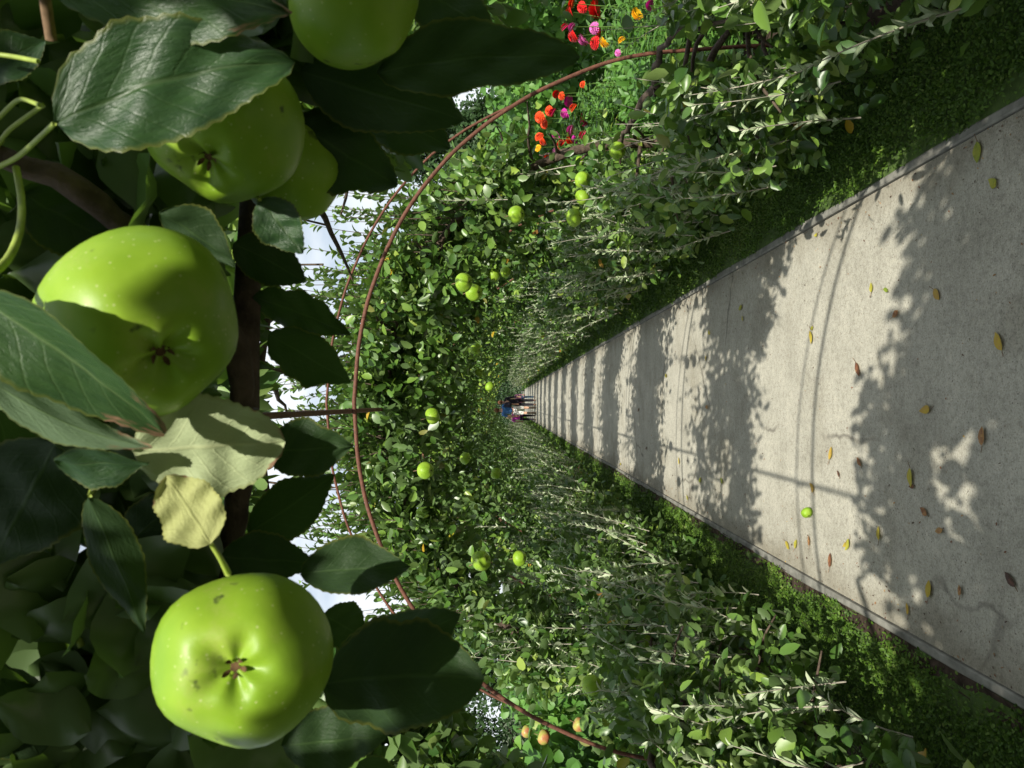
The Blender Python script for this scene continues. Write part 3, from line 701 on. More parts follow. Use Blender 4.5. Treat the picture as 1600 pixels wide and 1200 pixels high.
def px_curve(pts, k=40):
    P = np.array([list(at(x, y, d)) for x, y, d in pts]); s = np.concatenate([[0], np.cumsum(np.linalg.norm(np.diff(P, axis=0), axis=1))]); t = np.linspace(0, s[-1], k)
    Q = np.stack([np.interp(t, s, P[:, i]) for i in range(3)], -1)
    for _ in range(3): Q[1:-1] = .25 * Q[:-2] + .5 * Q[1:-1] + .25 * Q[2:]
    return Q
rng0 = np.random.default_rng(77)
b = MB(); Q = px_curve([(-160, 190, .44), (-20, 243, .44), (60, 258, .45), (130, 292, .46), (190, 350, .48), (290, 430, .52), (370, 520, .57), (384, 640, .58), (376, 780, .58), (345, 930, .6), (250, 1130, .66), (160, 1300, .8)], 60)
b.tube(Q + rng0.normal(0, .0012, Q.shape), np.linspace(.0068, .0125, 60) * (1 + .12 * np.sin(np.arange(60) * 1.1)), 10)
q2 = px_curve([(160, 1300, .8), (100, 1900, 1.0)], 12); q2[-1] = (-1.35, .1, 1.5)
b.tube(np.concatenate([q2[:1], [(-.8, .5, 1.9), (-1.35, .05, 1.5), (-1.58, -.25, .9), (-1.6, -.3, -.05)]]), [.0135, .02, .03, .04, .05], 10)
b.tube(px_curve([(382, 640, .585), (384, 500, .60), (390, 380, .62), (396, 250, .68), (410, -100, .8)], 24), np.linspace(.0115, .007, 24), 8)
nb(b, 'branch', 'bark')
b = MB(); b.tube(px_curve([(66, -40, .40), (72, 10, .40), (80, 62, .41)], 10), .0030, 8); nb(b, 'twig', 'twig')

def big_leaf(base, tip, width, roll=0., under=False, fold=.25, curl=.05, bow=0., wav=.05, seed=0, mat='broad_leaf', stalk=None, name='leaf', lab=None, blunt=0., nt_=30, ns=6):
    """base and tip are (px, py, depth); width in picture pixels; roll tilts the blade about its length (degrees)"""
    rng = np.random.default_rng(seed + 500)
    B0, T0 = Vector(at(*base)), Vector(at(*tip)); ax = T0 - B0; ln = ax.length; a = ax.normalized()
    mid = (B0 + T0) / 2; c = (CAM - mid).normalized(); n_ = (c - a * c.dot(a)).normalized()
    n_ = Matrix.Rotation(R(roll), 3, a) @ n_
    if under: n_ = -n_
    bn = a.cross(n_)
    W = width * (base[2] + tip[2]) / 2 / F / max(.25, abs(math.cos(R(roll))))
    t = np.linspace(0, 1, nt_ + 1); s = np.linspace(-1, 1, 2 * ns + 1)
    prof = np.sin(math.pi * np.clip(t, 0, 1) ** .82) ** .72 * (1 - .30 * t ** 3)
    prof = prof * (1 - blunt) + blunt * np.sin(math.pi * np.clip(t, 0, 1) ** .9) ** .55
    prof[0] = .02; prof[-1] = .0
    Tt, Ss = np.meshgrid(t, s, indexing='ij')
    hw = W / 2 * prof[:, None] * Ss
    irr = np.ones_like(Tt)
    for sg_ in (-1, 1):
        w_ = sum(rng.normal(0, .035) * np.sin(Tt * f_ + rng.uniform(0, 6)) for f_ in (5, 9, 15, 24))
        irr = np.where(np.sign(Ss) == sg_, 1 + w_, irr)
    hw = hw * irr
    tooth = (np.mod(Tt * 15 + .3 * rng.random(), 1.0) - .5) * .045 * W * (np.abs(Ss) > .99) * np.sign(Ss) * (prof[:, None] > .15)
    hw = hw + tooth
    z = fold * np.abs(hw) ** 1.25 / (W / 2) ** .25 - curl * 4 * (Tt - .5) ** 2 * ln * .5 + wav * W * np.sin(Tt * 9 + rng.uniform(0, 6)) * Ss ** 2 * np.sign(Ss + .2)
    lump_ = sum(rng.normal(0, .012) * np.sin(Tt * rng.uniform(6, 22) + Ss * rng.uniform(-6, 6) + rng.uniform(0, 6)) for q_ in range(7))
    z = z + W * lump_ + rng.normal(0, .10) * W * Tt ** 3
    z = z + .0035 * W * 3 * np.sin((Tt * 7 - np.abs(Ss) * 1.9) * math.pi) ** 2 * (1 - np.abs(Ss) ** 3)
    sideways = bow * ln * 4 * Tt * (1 - Tt)
    V = (np.array(B0)[None, None] + np.array(a)[None, None] * (Tt * ln)[..., None] + np.array(bn)[None, None] * (hw + sideways)[..., None] + np.array(n_)[None, None] * z[..., None])
    b = MB(); b.verts(V.reshape(-1, 3)); m2 = 2 * ns + 1
    i = np.arange(nt_)[:, None] * m2; j = np.arange(2 * ns)[None]
    Qd = np.stack([i + j, i + m2 + j, i + m2 + j + 1, i + j + 1], -1).reshape(-1, 4)
    b.quads(Qd, .5)
    nb_ = nb(b, name, mat, lab); me = nb_.data
    # orientation: face along n_
    if Vector(me.polygons[len(me.polygons) // 2].normal).dot(n_) < 0: me.flip_normals()
    uvl = me.uv_layers.new(name='UVMap'); li = np.zeros(len(me.loops), np.int32); me.loops.foreach_get('vertex_index', li)
    uv = np.stack([Tt.ravel(), Ss.ravel()], -1)[li]; uvl.data.foreach_set('uv', uv.astype(np.float32).ravel())
    if stalk:
        sb = MB(); pts = [np.array(at(*p_)) for p_ in stalk] + [np.array(B0)]
        P_ = np.array(pts); s_ = np.linspace(0, 1, len(P_)); tt_ = np.linspace(0, 1, 10)
        Qs = np.stack([np.interp(tt_, s_, P_[:, i_]) for i_ in range(3)], -1); Qs[1:-1] = (Qs[:-2] + 2 * Qs[1:-1] + Qs[2:]) / 4
        sb.v = []; sb.tube(Qs, np.linspace(.0017, .0012, 10), 6); sb.v = [v_ + np.array(near_inv) for v_ in sb.v]
        so_ = sb.build('petiole', 'petiole', nb_)
    return nb_

# big leaves, each traced by its stalk end and tip, at its own depth
big_leaf((85, 193, .375), (458, 92, .385), 185, roll=-14, fold=.22, curl=.03, bow=-.05, seed=1, blunt=.3, stalk=[(-5, 262, .44), (30, 245, .42)], lab='large glossy leaf lying over the lobed apple')
big_leaf((60, -50, .36), (462, 12, .37), 165, roll=18, fold=.2, curl=-.05, seed=2, mat='browned_leaf', lab='leaf with a browned tip at the top edge')
big_leaf((-78, 452, .33), (256, 682, .37), 112, roll=38, fold=.55, curl=.10, bow=-.06, seed=3, mat='browned_leaf', lab='curling leaf with a browned tip cradling the big apple')
big_leaf((-25, 590, .345), (238, 700, .365), 62, roll=-20, under=True, fold=.35, curl=.10, bow=-.06, seed=33, mat='browned_leaf', lab='turned up toothed edge of a leaf below the big apple')
big_leaf((84, 722, .39), (232, 726, .40), 62, roll=48, fold=.3, seed=4)
big_leaf((208, 705, .41), (446, 690, .43), 158, roll=12, under=True, fold=-.12, curl=.04, seed=5, blunt=.9, mat='pale_sunlit_leaf', lab='pale sunlit leaf showing its veined underside')
big_leaf((330, 850, .385), (262, 745, .39), 100, roll=-10, under=True, fold=-.1, seed=6, blunt=.7, mat='yellowing_leaf', stalk=[(357, 897, .40), (345, 873, .39)], lab='small yellowing leaf on a green stalk')
big_leaf((140, 775, .40), (226, 990, .42), 74, roll=20, under=True, fold=.3, seed=7, stalk=[(158, 730, .43), (150, 750, .42)])
big_leaf((590, 112, .47), (906, 88, .46), 112, roll=12, under=True, fold=.2, curl=.04, bow=.03, seed=8, blunt=.6, lab='long dark leaf reaching across the near hoop')
big_leaf((640, -30, .5), (776, 56, .5), 100, roll=-15, under=True, seed=9)
big_leaf((470, 110, .5), (725, 188, .52), 140, roll=10, under=True, fold=.25, seed=10)
big_leaf((455, 190, .53), (622, 288, .55), 135, roll=-12, under=True, seed=11)
big_leaf((560, 150, .56), (705, 232, .58), 110, roll=8, under=True, seed=12)
big_leaf((406, 312, .46), (474, 396, .47), 78, roll=10, fold=.35, seed=13, stalk=[(385, 290, .5), (395, 300, .48)])
big_leaf((396, 462, .60), (549, 520, .62), 66, roll=15, under=True, seed=14)
big_leaf((420, 522, .60), (548, 598, .61), 84, roll=-10, under=True, seed=15)
big_leaf((415, 705, .56), (548, 700, .56), 96, roll=10, under=True, seed=16)
big_leaf((388, 835, .58), (524, 742, .59), 92, roll=-15, under=True, seed=17)
big_leaf((470, 895, .50), (642, 884, .50), 92, roll=18, under=True, fold=.35, seed=18)
big_leaf((520, 1045, .48), (722, 965, .49), 120, roll=-18, under=True, fold=.4, seed=19)
big_leaf((505, 1068, .46), (757, 1062, .46), 178, roll=8, under=True, fold=.3, seed=20, bow=.03, blunt=.6, lab='broad deeply shaded leaf hanging beside the largest apple')
big_leaf((440, 1165, .47), (606, 1150, .47), 105, roll=10, under=True, seed=21)
big_leaf((345, 870, .52), (492, 880, .54), 95, roll=-12, under=True, seed=22)
big_leaf((505, 960, .6), (575, 1000, .6), 78, under=True, seed=23)
big_leaf((365, 380, .55), (480, 440, .57), 84, roll=12, under=True, seed=24)
big_leaf((250, 330, .44), (370, 410, .46), 70, roll=35, under=True, seed=25)
big_leaf((90, 690, .42), (-20, 890, .44), 170, roll=15, under=True, seed=26)
big_leaf((-10, 640, .43), (60, 860, .46), 110, roll=-25, under=True, seed=27)
big_leaf((30, 300, .47), (190, 390, .5), 110, roll=-20, under=True, seed=28)
big_leaf((-40, 120, .42), (70, 60, .43), 80, roll=-30, seed=29)
big_leaf((60, 1180, .5), (0, 1060, .5), 110, roll=15, under=True, seed=30)
big_leaf((560, 1190, .62), (640, 1290, .62), 80, under=True, seed=31)
big_leaf((190, 860, .5), (300, 760, .52), 90, roll=-15, under=True, seed=32)
for pts, r_ in (([(-8, 190, .42), (30, 152, .41), (62, 164, .40)], .0012), ([(-20, 255, .43), (10, 205, .42), (68, 164, .41)], .0012), ([(25, 262, .44), (38, 320, .43), (30, 375, .41), (2, 425, .375), (-78, 452, .335)], .0021), ([(-30, 82, .41), (20, 88, .41), (60, 96, .40)], .0013), ([(130, 965, .5), (118, 985, .5), (128, 1010, .5)], .0022), ([(0, 215, .44), (-20, 240, .44)], .003)):
    b = MB(); b.tube(px_curve(pts, 14), r_, 8); nb(b, 'petiole', 'petiole')

# the crown overhead: thick above and behind the camera, thin where sun reaches the fruit
LIT = [(350, 1015, 150), (180, 395, 80), (110, 385, 40), (280, 415, 40), (395, 700, 55), (300, 800, 52), (390, 155, 42), (300, 130, 25), (455, 325, 30), (140, 660, 45), (60, 600, 30), (250, 690, 30), (350, 640, 25), (40, 330, 22), (30, 60, 20)]
sun_step = np.array([-SUN.x / SUN.z, -SUN.y / SUN.z, -1.0])                # along the light, per metre of height
rng = np.random.default_rng(31)
def crown_leaves(P, L):
    """drop the leaves that would shade the sunlit fruit"""
    keep = np.ones(len(P), bool)
    tt = (.40 - P[:, 1]) / sun_step[1]
    qx, qy = pix(P + sun_step[None] * tt[:, None]); hit = tt > .02
    for lx, ly, lr in LIT:
        rad = lr + L * .46 / .40 * F
        keep &= ~(hit & ((qx - lx) ** 2 + (qy - ly) ** 2 < rad ** 2))
    return keep
crown = MB()
k = 19000
y = -1.7 + 1.85 * rng.random(k) ** 1.3; x = rng.uniform(-1.5, 1.5, k)
roof = np.interp(np.abs(x), hx, hz)
z = roof - .12 + rng.random(k) ** 1.3 * .62 - .35 * (rng.random(k) < .25) * rng.random(k)
z = np.maximum(z, 1.66 + .16 * np.clip(y + .3, 0, 1) + .1 * rng.random(k))
keepbox = (y + 1.28 * z < 2.66 + .30 * rng.random(k)) & ~((np.abs(x) < .35) & (y > -.25) & (z < 1.74)) & (z > 1.55)
P = np.stack([x, y, z], -1)[keepbox]; k = len(P); L = rng.uniform(.06, .10, k)
dist = np.linalg.norm(P - np.array(CAM), axis=1); A = unit(rng, k) + np.array([0, .1, -.2]); A /= np.linalg.norm(A, axis=1)[:, None]
kp = crown_leaves(P + A * L[:, None] * .5, L) & (dist > .22)
P, L, A = P[kp], L[kp], A[kp]; k = len(P)
crown.leaves(P, A, unit(rng, k) * .9 + np.array([0, -.45, .8]), L, L * rng.uniform(.5, .68, k), rng.uniform(.1, .5, k), rng.uniform(0, .3, k), np.clip(rng.normal(.35, .18, k), 0, .9))
# dark mass behind the fruit
lim_y = np.array([-100, 60, 160, 260, 350, 480, 820, 900, 1000, 1100, 1300]); lim_x = np.array([600, 600, 480, 400, 345, 345, 345, 400, 430, 420, 420])
k = 1050; px_ = rng.uniform(-160, 620, k); py_ = rng.uniform(-160, 1360, k); dd = rng.uniform(.49, .68, k)
ok = px_ < np.interp(py_, lim_y, lim_x) - 40
px_, py_, dd = px_[ok], py_[ok], dd[ok]
P = np.array([list(at(a_, b_, c_)) for a_, b_, c_ in zip(px_, py_, dd)]); k = len(P); L = rng.uniform(.055, .09, k)
A = unit(rng, k) + np.array([0, .2, -.4]); P = P - A / np.linalg.norm(A, axis=1)[:, None] * (L * .5)[:, None]
kp = crown_leaves(P, L * .6); P, L, A = P[kp], L[kp], A[kp]; k = len(P)
crown.fine_leaves(P, A, unit(rng, k) * .7 + np.array([0, .75, .5]), L, L * rng.uniform(.52, .7, k), rng, np.clip(rng.normal(.3, .16, k), 0, .9))
nb(crown, 'crown', 'apple_leaf')

# ------------------------------------------------------------------ fallen leaves and the windfall
FALL = [(1527, 238, 30, 0.12, 'yellow green fallen leaf with a long stalk near the kerb'), (1552, 286, 20, .2, 'dull green fallen leaf beside the stalked one'), (1275, 367, 11, .3, 'small yellow fallen leaf by the kerb on the zinnia side'), (1268, 527, 22, .42, 'tan and yellow fallen leaf in full sun'), (1268, 513, 10, .25, 'small pale yellow leaf beside the tan one'), (1463, 460, 20, .6, 'orange fallen leaf lying alone'), (1560, 533, 27, .52, 'broad tan fallen leaf in the shade'), (1340, 577, 22, .86, 'red brown curled leaf in dappled light'), (1447, 640, 28, .56, 'largest brown yellow leaf in the middle of the path'), (1535, 681, 24, .74, 'brown curled leaf in the shade'), (1298, 708, 20, .55, 'orange leaf by the rail shadow'), (1342, 721, 16, .8, 'withered grey brown leaf'), (1423, 746, 27, .3, 'long yellow green leaf in the dapple'), (1269, 762, 16, .6, 'tan leaf near the windfall apple'), (1243, 850, 15, .28, 'yellow leaf below the windfall apple'), (1230, 852, 16, .4, 'tan leaf next to the yellow one'), (1297, 875, 21, .85, 'narrow red brown leaf'), (1264, 845, 14, .75, 'brown scrap of leaf'), (1373, 833, 19, .38, 'yellow leaf at the edge of the dapple'), (1325, 851, 21, .25, 'pale yellow green upright leaf'), (1320, 851, 12, .5, 'small tan leaf against the pale one'), (1452, 920, 24, .45, 'yellow leaf with brown spots near the far kerb'), (1418, 951, 16, .55, 'tan leaf by the kerb crack'), (1578, 905, 24, 1.0, 'black withered leaf in deep shade'), (1467, 829, 18, .7, 'brown sliver of leaf in shade'), (1444, 799, 18, .8, 'dark brown sliver of leaf'), (1500, 922, 14, .75, 'brown leaf near the black one'), (1385, 453, 13, .05, 'green leaf in the dapple'), (1361, 449, 14, .27, 'pale yellow leaf beside the green one'), (1157, 481, 15, .2, 'yellow green leaf in the shadow band'), (1160, 497, 9, .3, 'small yellow leaf in the shadow band'), (1108, 519, 11, .3, 'small yellow leaf at the shadow edge'), (1041, 587, 10, .32, 'small yellow leaf lying in sun'), (1105, 636, 12, .7, 'brown leaf lying in sun'), (1103, 560, 9, .45, 'small tan leaf far along'), (1061, 720, 12, .45, 'orange leaf far along'), (1094, 750, 13, .12, 'yellow green leaf by the shadow band'), (1128, 751, 12, .1, 'greenish leaf inside the shadow band'), (1074, 778, 10, .25, 'small yellow leaf near the kerb'), (1400, 490, 16, .8, 'rust brown leaf in the dapple'), (1425, 760, 12, .9, 'dark curled leaf beside the long yellow green one'), (1310, 740, 9, .95, 'tiny dark leaf in sun'), (998, 640, 9, .9, 'tiny dark leaf in the second shadow band'), (1010, 700, 10, .95, 'dark leaf in the second shadow band'), (960, 745, 9, .3, 'yellow leaf by the kerb'), (970, 725, 9, .4, 'tan leaf by the kerb')]
rng = np.random.default_rng(12)
for i, (px, py, sz, tint, lab) in enumerate(FALL):
    g = on_ground(px, py, .006); D = g.y; L = min(.07, max(.036, sz * 1.08 * math.hypot(D, EYE) / F))
    th = rng.uniform(0, 6.28); nt_, ns = 7, 2
    t = np.linspace(0, 1, nt_ + 1); s = np.linspace(-1, 1, 2 * ns + 1); Tt, Ss = np.meshgrid(t, s, indexing='ij')
    pr = np.sin(math.pi * Tt ** .85) ** .8; wd = L * rng.uniform(.42, .6)
    cu = rng.uniform(.2, 1.3); X = wd / 2 * pr * Ss; Z = .004 + cu * np.abs(X) ** 1.6 * 3.2 + rng.uniform(0, .9) * (Tt - .5) ** 2 * L * .5 + .0015 * rng.random(Tt.shape)
    V = np.stack([X, (Tt - .5) * L, Z], -1)
    b = MB(); b.verts(V.reshape(-1, 3)); m2 = 2 * ns + 1
    ii = np.arange(nt_)[:, None] * m2; jj = np.arange(2 * ns)[None]
    b.quads(np.stack([ii + jj, ii + jj + 1, ii + m2 + jj + 1, ii + m2 + jj], -1).reshape(-1, 4), np.clip(tint + rng.normal(0, .04, nt_ * 2 * ns), 0, 1))
    e = empty('fallen_leaf', (g.x, g.y, .001), th); b.build('blade', 'fallen_leaf_mat', e)
    sb = MB(); t = np.linspace(0, 1, 5); sb.tube(np.stack([.004 * t, -L * .5 - t * L * .35, .005 + .006 * t], -1), .0011, 5, tint=.5); sb.build('petiole', 'twig', e)
    tag(e, lab, 'leaf', 'leaves fallen on the path')
b = MB(); rng = np.random.default_rng(91); k = 2600
x = np.where(rng.random(k) < .55, rng.choice([-1, 1], k) * (PW - np.abs(rng.normal(0, .09, k))), rng.uniform(-PW, PW, k)); x = np.clip(x, -PW + .005, PW - .005)
y = 1.9 + 16 * rng.random(k) ** 1.5; L = rng.uniform(.003, .011, k) * (1 + y * .05)
A = unit(rng, k); A[:, 2] *= .15; b.leaves(np.stack([x, y, .0025 + .002 * rng.random(k)], -1), A, unit(rng, k) * .4 + np.array([0, 0, 1]), L, L * rng.uniform(.25, .7, k), .3, .2, np.clip(rng.normal(.9, .14, k), .3, 1))
tag(b.build('debris', 'fallen_leaf_mat'), 'crumbs of dry leaf and grit strewn over the path', kind='stuff')
g = on_ground(1259, 801, .03); a = empty('apple', (g.x, g.y, .0245))
for nm, me in zip(('skin', 'calyx', 'stalk'), apple_parts(83, .027, .6)): link(bpy.data.objects.new(nm, me), a)
a.rotation_euler = axis_rot((-.5, -.4, -.2)); tag(a, 'small green windfall apple lying on the path', 'apple')

# ------------------------------------------------------------------ zinnias
simple('zinnia_red', (.62, .02, .02), .6, .2, 0, .25, 90); simple('zinnia_orange', (.68, .065, .015), .6, .2, 0, .25, 90); simple('zinnia_pink', (.60, .13, .38), .6, .2, 0, .25, 90)
simple('zinnia_magenta', (.55, .035, .32), .6, .2, 0, .25, 90); simple('zinnia_yellow', (.80, .42, .01), .6, .2, 0, .2, 90); simple('zinnia_crimson', (.60, .02, .11), .6, .2, 0, .25, 90)
simple('zinnia_stem', (.09, .17, .035), .6, .3, 0, .2, 40)
ZIN = [(890, 18, 'red', 9, 0), (893, 5, 'orange', 8, 0), (909, 12, 'red', 10, 0), (930, 15, 'red', 16, 0), (995, 22, 'yellow', 11, 0), (1015, 8, 'magenta', 9, 0), (882, 42, 'crimson', 8, 0), (895, 57, 'red', 11, 0), (893, 42, 'pink', 8, 0), (928, 44, 'pink', 10, 0), (936, 50, 'red', 10, 0), (911, 63, 'pink', 11, 0), (929, 67, 'red', 11, 0), (944, 67, 'yellow', 10, 0), (971, 62, 'yellow', 7, 0), (965, 83, 'pink', 6, 0), (986, 40, 'yellow', 5, 0),
       (910, 132, 'orange', 6, 1), (868, 147, 'red', 7, 1), (877, 150, 'orange', 7, 1), (888, 158, 'magenta', 10, 1), (858, 174, 'orange', 9, 1), (863, 175, 'crimson', 8, 1), (843, 184, 'orange', 10, 1), (850, 194, 'orange', 8, 1), (882, 178, 'magenta', 9, 1), (895, 168, 'orange', 8, 1), (911, 182, 'crimson', 7, 1), (912, 192, 'crimson', 7, 1), (891, 203, 'pink', 9, 1), (868, 211, 'magenta', 8, 1), (910, 211, 'crimson', 9, 1), (842, 213, 'orange', 8, 1), (848, 221, 'orange', 8, 1), (876, 225, 'red', 9, 1), (890, 219, 'orange', 9, 1), (897, 219, 'magenta', 8, 1), (869, 239, 'pink', 9, 1), (854, 248, 'orange', 7, 1), (865, 249, 'orange', 7, 1), (840, 231, 'yellow', 6, 1)]
def zinnia_head(rad, seed):
    rng = np.random.default_rng(seed); b = MB()
    for lay, (rr_, zz, k, el) in enumerate(((1.0, 0, 18, -.22), (.92, .08, 16, .0), (.78, .16, 14, .22), (.60, .26, 12, .5), (.40, .34, 9, 1.0))):
        a = np.arange(k) * 2 * math.pi / k + lay * .2 + rng.normal(0, .06, k)
        d = np.stack([np.cos(a), np.sin(a), np.full(k, el)], -1); N = np.stack([-np.cos(a) * el, -np.sin(a) * el, np.ones(k)], -1)
        b.leaves(d * np.array([.10, .10, 0]) * rad + np.array([0, 0, zz * rad]), d, N, rr_ * rad * .92, rad * .42, -.15, .12, .5)
    th = np.linspace(0, 6.28, 9)[:-1]; b0 = b.verts(np.stack([np.cos(th) * .5 * rad, np.sin(th) * .5 * rad, 0 * th + .02 * rad], -1)); c0 = b.verts((0, 0, -.35 * rad))
    b.tris(np.stack([b0 + (np.arange(8) + 1) % 8, b0 + np.arange(8), np.full(8, c0)], -1), .5)
    return b
rng = np.random.default_rng(8); cnt = {}
WHERE = {0: 'the tall near clump outside the tunnel', 1: 'the farther clump beyond the hoop'}
for i, (px, py, colr, rad, cl_) in enumerate(ZIN):
    D = ((4.75 if px < 940 else 4.3) if cl_ == 0 else 6.6) + rng.uniform(-.25, .25); p = at(px, py, D); r_ = rad * D / F * 1.05
    e = empty('zinnia', (p.x, p.y, 0))
    hd = zinnia_head(r_, i).build('flower_head', 'zinnia_' + colr, e); hd.location = (0, 0, p.z); hd.rotation_euler = (rng.normal(.55, .2), rng.normal(0, .2), rng.uniform(0, 6))
    sb = MB(); t = np.linspace(0, 1, 8); wv = rng.normal(0, .03, 2); sb.tube(np.stack([wv[0] * np.sin(t * 3.14), wv[1] * np.sin(t * 3.14), t * (p.z - .004)], -1), .0026, 5); sb.build('stem', 'zinnia_stem', e)
    lb = MB(); k = 46; hh = rng.uniform(.12, .84, k) * p.z; a_ = rng.uniform(0, 6.28, k); d = np.stack([np.cos(a_), np.sin(a_), rng.uniform(.2, .9, k)], -1)
    lb.leaves(np.stack([0 * hh, 0 * hh, hh], -1), d, np.stack([-np.cos(a_), -np.sin(a_), np.ones(k)], -1), rng.uniform(.06, .11, k), rng.uniform(.025, .04, k), .3, .35, np.clip(rng.normal(.55, .2, k), 0, .95)); lb.build('foliage', 'garden_leaf', e)
    size = 'large' if rad >= 11 else 'small' if rad <= 7 else 'mid sized'
    tag(e, f'{size} {colr} zinnia in {WHERE[cl_]}', 'zinnia', 'zinnias in flower beside the tunnel, ' + f'{size} {colr} {cl_}')

# leafy growth in the beds outside the tunnel
def plant_mass(name, x0, x1, y0, y1, h, k, lmat, seed, size=(.05, .09), wr=.6, lab='', cat='', kind=None, low=.05, stems=10, group=None):
    rng = np.random.default_rng(seed); cx, cy = (x0 + x1) / 2, (y0 + y1) / 2
    e = empty(name, (cx, cy, 0)); b = MB()
    P = np.stack([rng.uniform(x0 - cx, x1 - cx, k), rng.uniform(y0 - cy, y1 - cy, k), low + (h - low) * rng.beta(1.6, 1.1, k)], -1)
    lump = .8 + .2 * np.sin(P[:, 0] * 5 + seed) * np.sin(P[:, 1] * 4.1 + seed * 2); P[:, 2] *= lump
    A = unit(rng, k) + np.array([0, 0, .15]); N = unit(rng, k) * .8 + np.array([0, -.5, .7]); L = rng.uniform(*size, k)
    b.leaves(P, A, N, L, L * wr * rng.uniform(.8, 1.2, k), .25, .25, np.clip(.5 + .2 * np.sin(P[:, 1] * 3 + P[:, 2] * 5) + rng.normal(0, .15, k), 0, .97)); s_ = MB()
    for i in range(stems):
        p = (rng.uniform(x0 - cx, x1 - cx), rng.uniform(y0 - cy, y1 - cy)); t = np.linspace(0, 1, 6)
        s_.tube(np.stack([p[0] + rng.normal(0, .08) * t, p[1] + rng.normal(0, .08) * t, t * h * .85], -1), .006, 5)
    link(bpy.data.objects.new('foliage', two_mats('foliage', b, lmat, s_, 'zinnia_stem')), e)
    tag(e, lab, cat, group, kind); return e
plant_mass('flower_bed', 2.15, 3.1, 3.2, 6.0, .66, 5200, 'garden_leaf', 1, (.06, .11), .36, 'leafy green growth under the near zinnia clump', 'plants', 'stuff', stems=40)
plant_mass('flower_bed', 2.15, 3.2, 6.0, 9.5, .72, 5200, 'garden_leaf', 2, (.06, .11), .36, 'leafy green growth under the farther zinnia clump', 'plants', 'stuff', stems=40)
plant_mass('bean_plant', 3.6, 4.4, 5.0, 8.2, 1.95, 4200, 'garden_leaf', 3, (.08, .13), .8, 'tall leafy bean plant behind the near zinnias', 'bean plant')
plant_mass('bean_plant', 3.4, 4.3, 8.4, 12.0, 1.8, 4200, 'garden_leaf', 4, (.08, .13), .8, 'leafy bean plant behind the farther zinnias', 'bean plant')
plant_mass('bean_plant', -3.3, -2.35, 4.2, 6.8, 1.62, 4200, 'garden_leaf', 5, (.08, .13), .8, 'bright green bean plant outside the hoop opposite the zinnias', 'bean plant')
plant_mass('bean_plant', -3.6, -2.5, 7.0, 10.5, 1.5, 4200, 'garden_leaf', 6, (.08, .13), .8, 'farther bean plant outside the tunnel opposite the zinnias', 'bean plant')

# dark trees far behind, and the hedge where the path ends
def garden_tree(seed, h, rad):
    rng = np.random.default_rng(seed); wood, cr_ = MB(), MB()
    t = np.linspace(0, 1, 8); wood.tube(np.stack([np.cumsum(rng.normal(0, .04, 8)), np.cumsum(rng.normal(0, .04, 8)), t * h * .8 - .05], -1), np.linspace(.16, .04, 8), 8)
    for i in range(26):
        z0 = rng.uniform(.15, .9) * h; a_ = rng.uniform(0, 6.28); ln = rad * (1 - .6 * z0 / h) * rng.uniform(.6, 1.1); t = np.linspace(0, 1, 5)
        wood.tube(np.stack([math.cos(a_) * ln * t, math.sin(a_) * ln * t, z0 + .35 * ln * t], -1), np.linspace(.04, .01, 5), 5)
        k = 330; c = np.array([math.cos(a_) * ln * .75, math.sin(a_) * ln * .75, z0 + .25 * ln]); P = c + rng.normal(size=(k, 3)) * np.array([.30, .30, .24]) * rad * .6
        P[:, 2] = np.maximum(P[:, 2], .2); L = rng.uniform(.10, .2, k)
        cr_.leaves(P, unit(rng, k), unit(rng, k) + np.array([0, -.3, .7]), L, L * .6, .2, .2, np.clip(rng.normal(.5, .25) + rng.normal(0, .15, k), 0, 1))
    return [('trunk', wood.mesh('trunk', 'bark')), ('crown', cr_.mesh('crown', 'dark_tree_leaf'))]
GT = [garden_tree(21, 5.2, 1.9), garden_tree(22, 4.3, 2.2), garden_tree(23, 6.0, 1.7)]
rng = np.random.default_rng(3)
for i, (x, y, v_, sc) in enumerate([(8.6, 26, 0, 1), (-11.5, 25, 1, 1), (-9.5, 33, 2, .9), (11.5, 34, 1, 1), (6.5, 40, 2, .9), (-6.5, 44, 0, .95), (13.0, 24, 2, .8), (-15, 30, 0, 1), (5.4, 19, 1, .62), (-5.6, 17, 1, .6), (-5.2, 26, 2, .5), (5.0, 31, 0, .55), (0, 56, 1, 1.2), (-3.5, 54, 0, 1), (3.5, 55, 2, 1)]):
    t = make_tree('garden_tree', GT[v_], (x, y, 0), rng.uniform(0, 6.28)); t.scale = (sc, sc, sc)
    lab = {0: 'dark green tree rising behind the farther zinnias', 1: 'dark tree beyond the bean plants opposite the zinnias'}.get(i, 'dark green garden tree hidden behind the apple tunnel')
    tag(t, lab, 'tree', 'dark trees beyond the tunnel')
e = empty('hedge', (0, 49.5, 0)); rng = np.random.default_rng(66); b = MB(); k = 9000
P = np.stack([rng.uniform(-4, 4, k), rng.normal(0, .35, k), rng.random(k) ** .8 * 2.6], -1); L = rng.uniform(.08, .16, k)
b.leaves(P, unit(rng, k), unit(rng, k) + np.array([0, -.6, .6]), L, L * .6, .2, .2, rng.random(k)); b.build('foliage', 'dark_tree_leaf', e)
tag(e, 'dark hedge closing off the far end of the path', 'hedge')

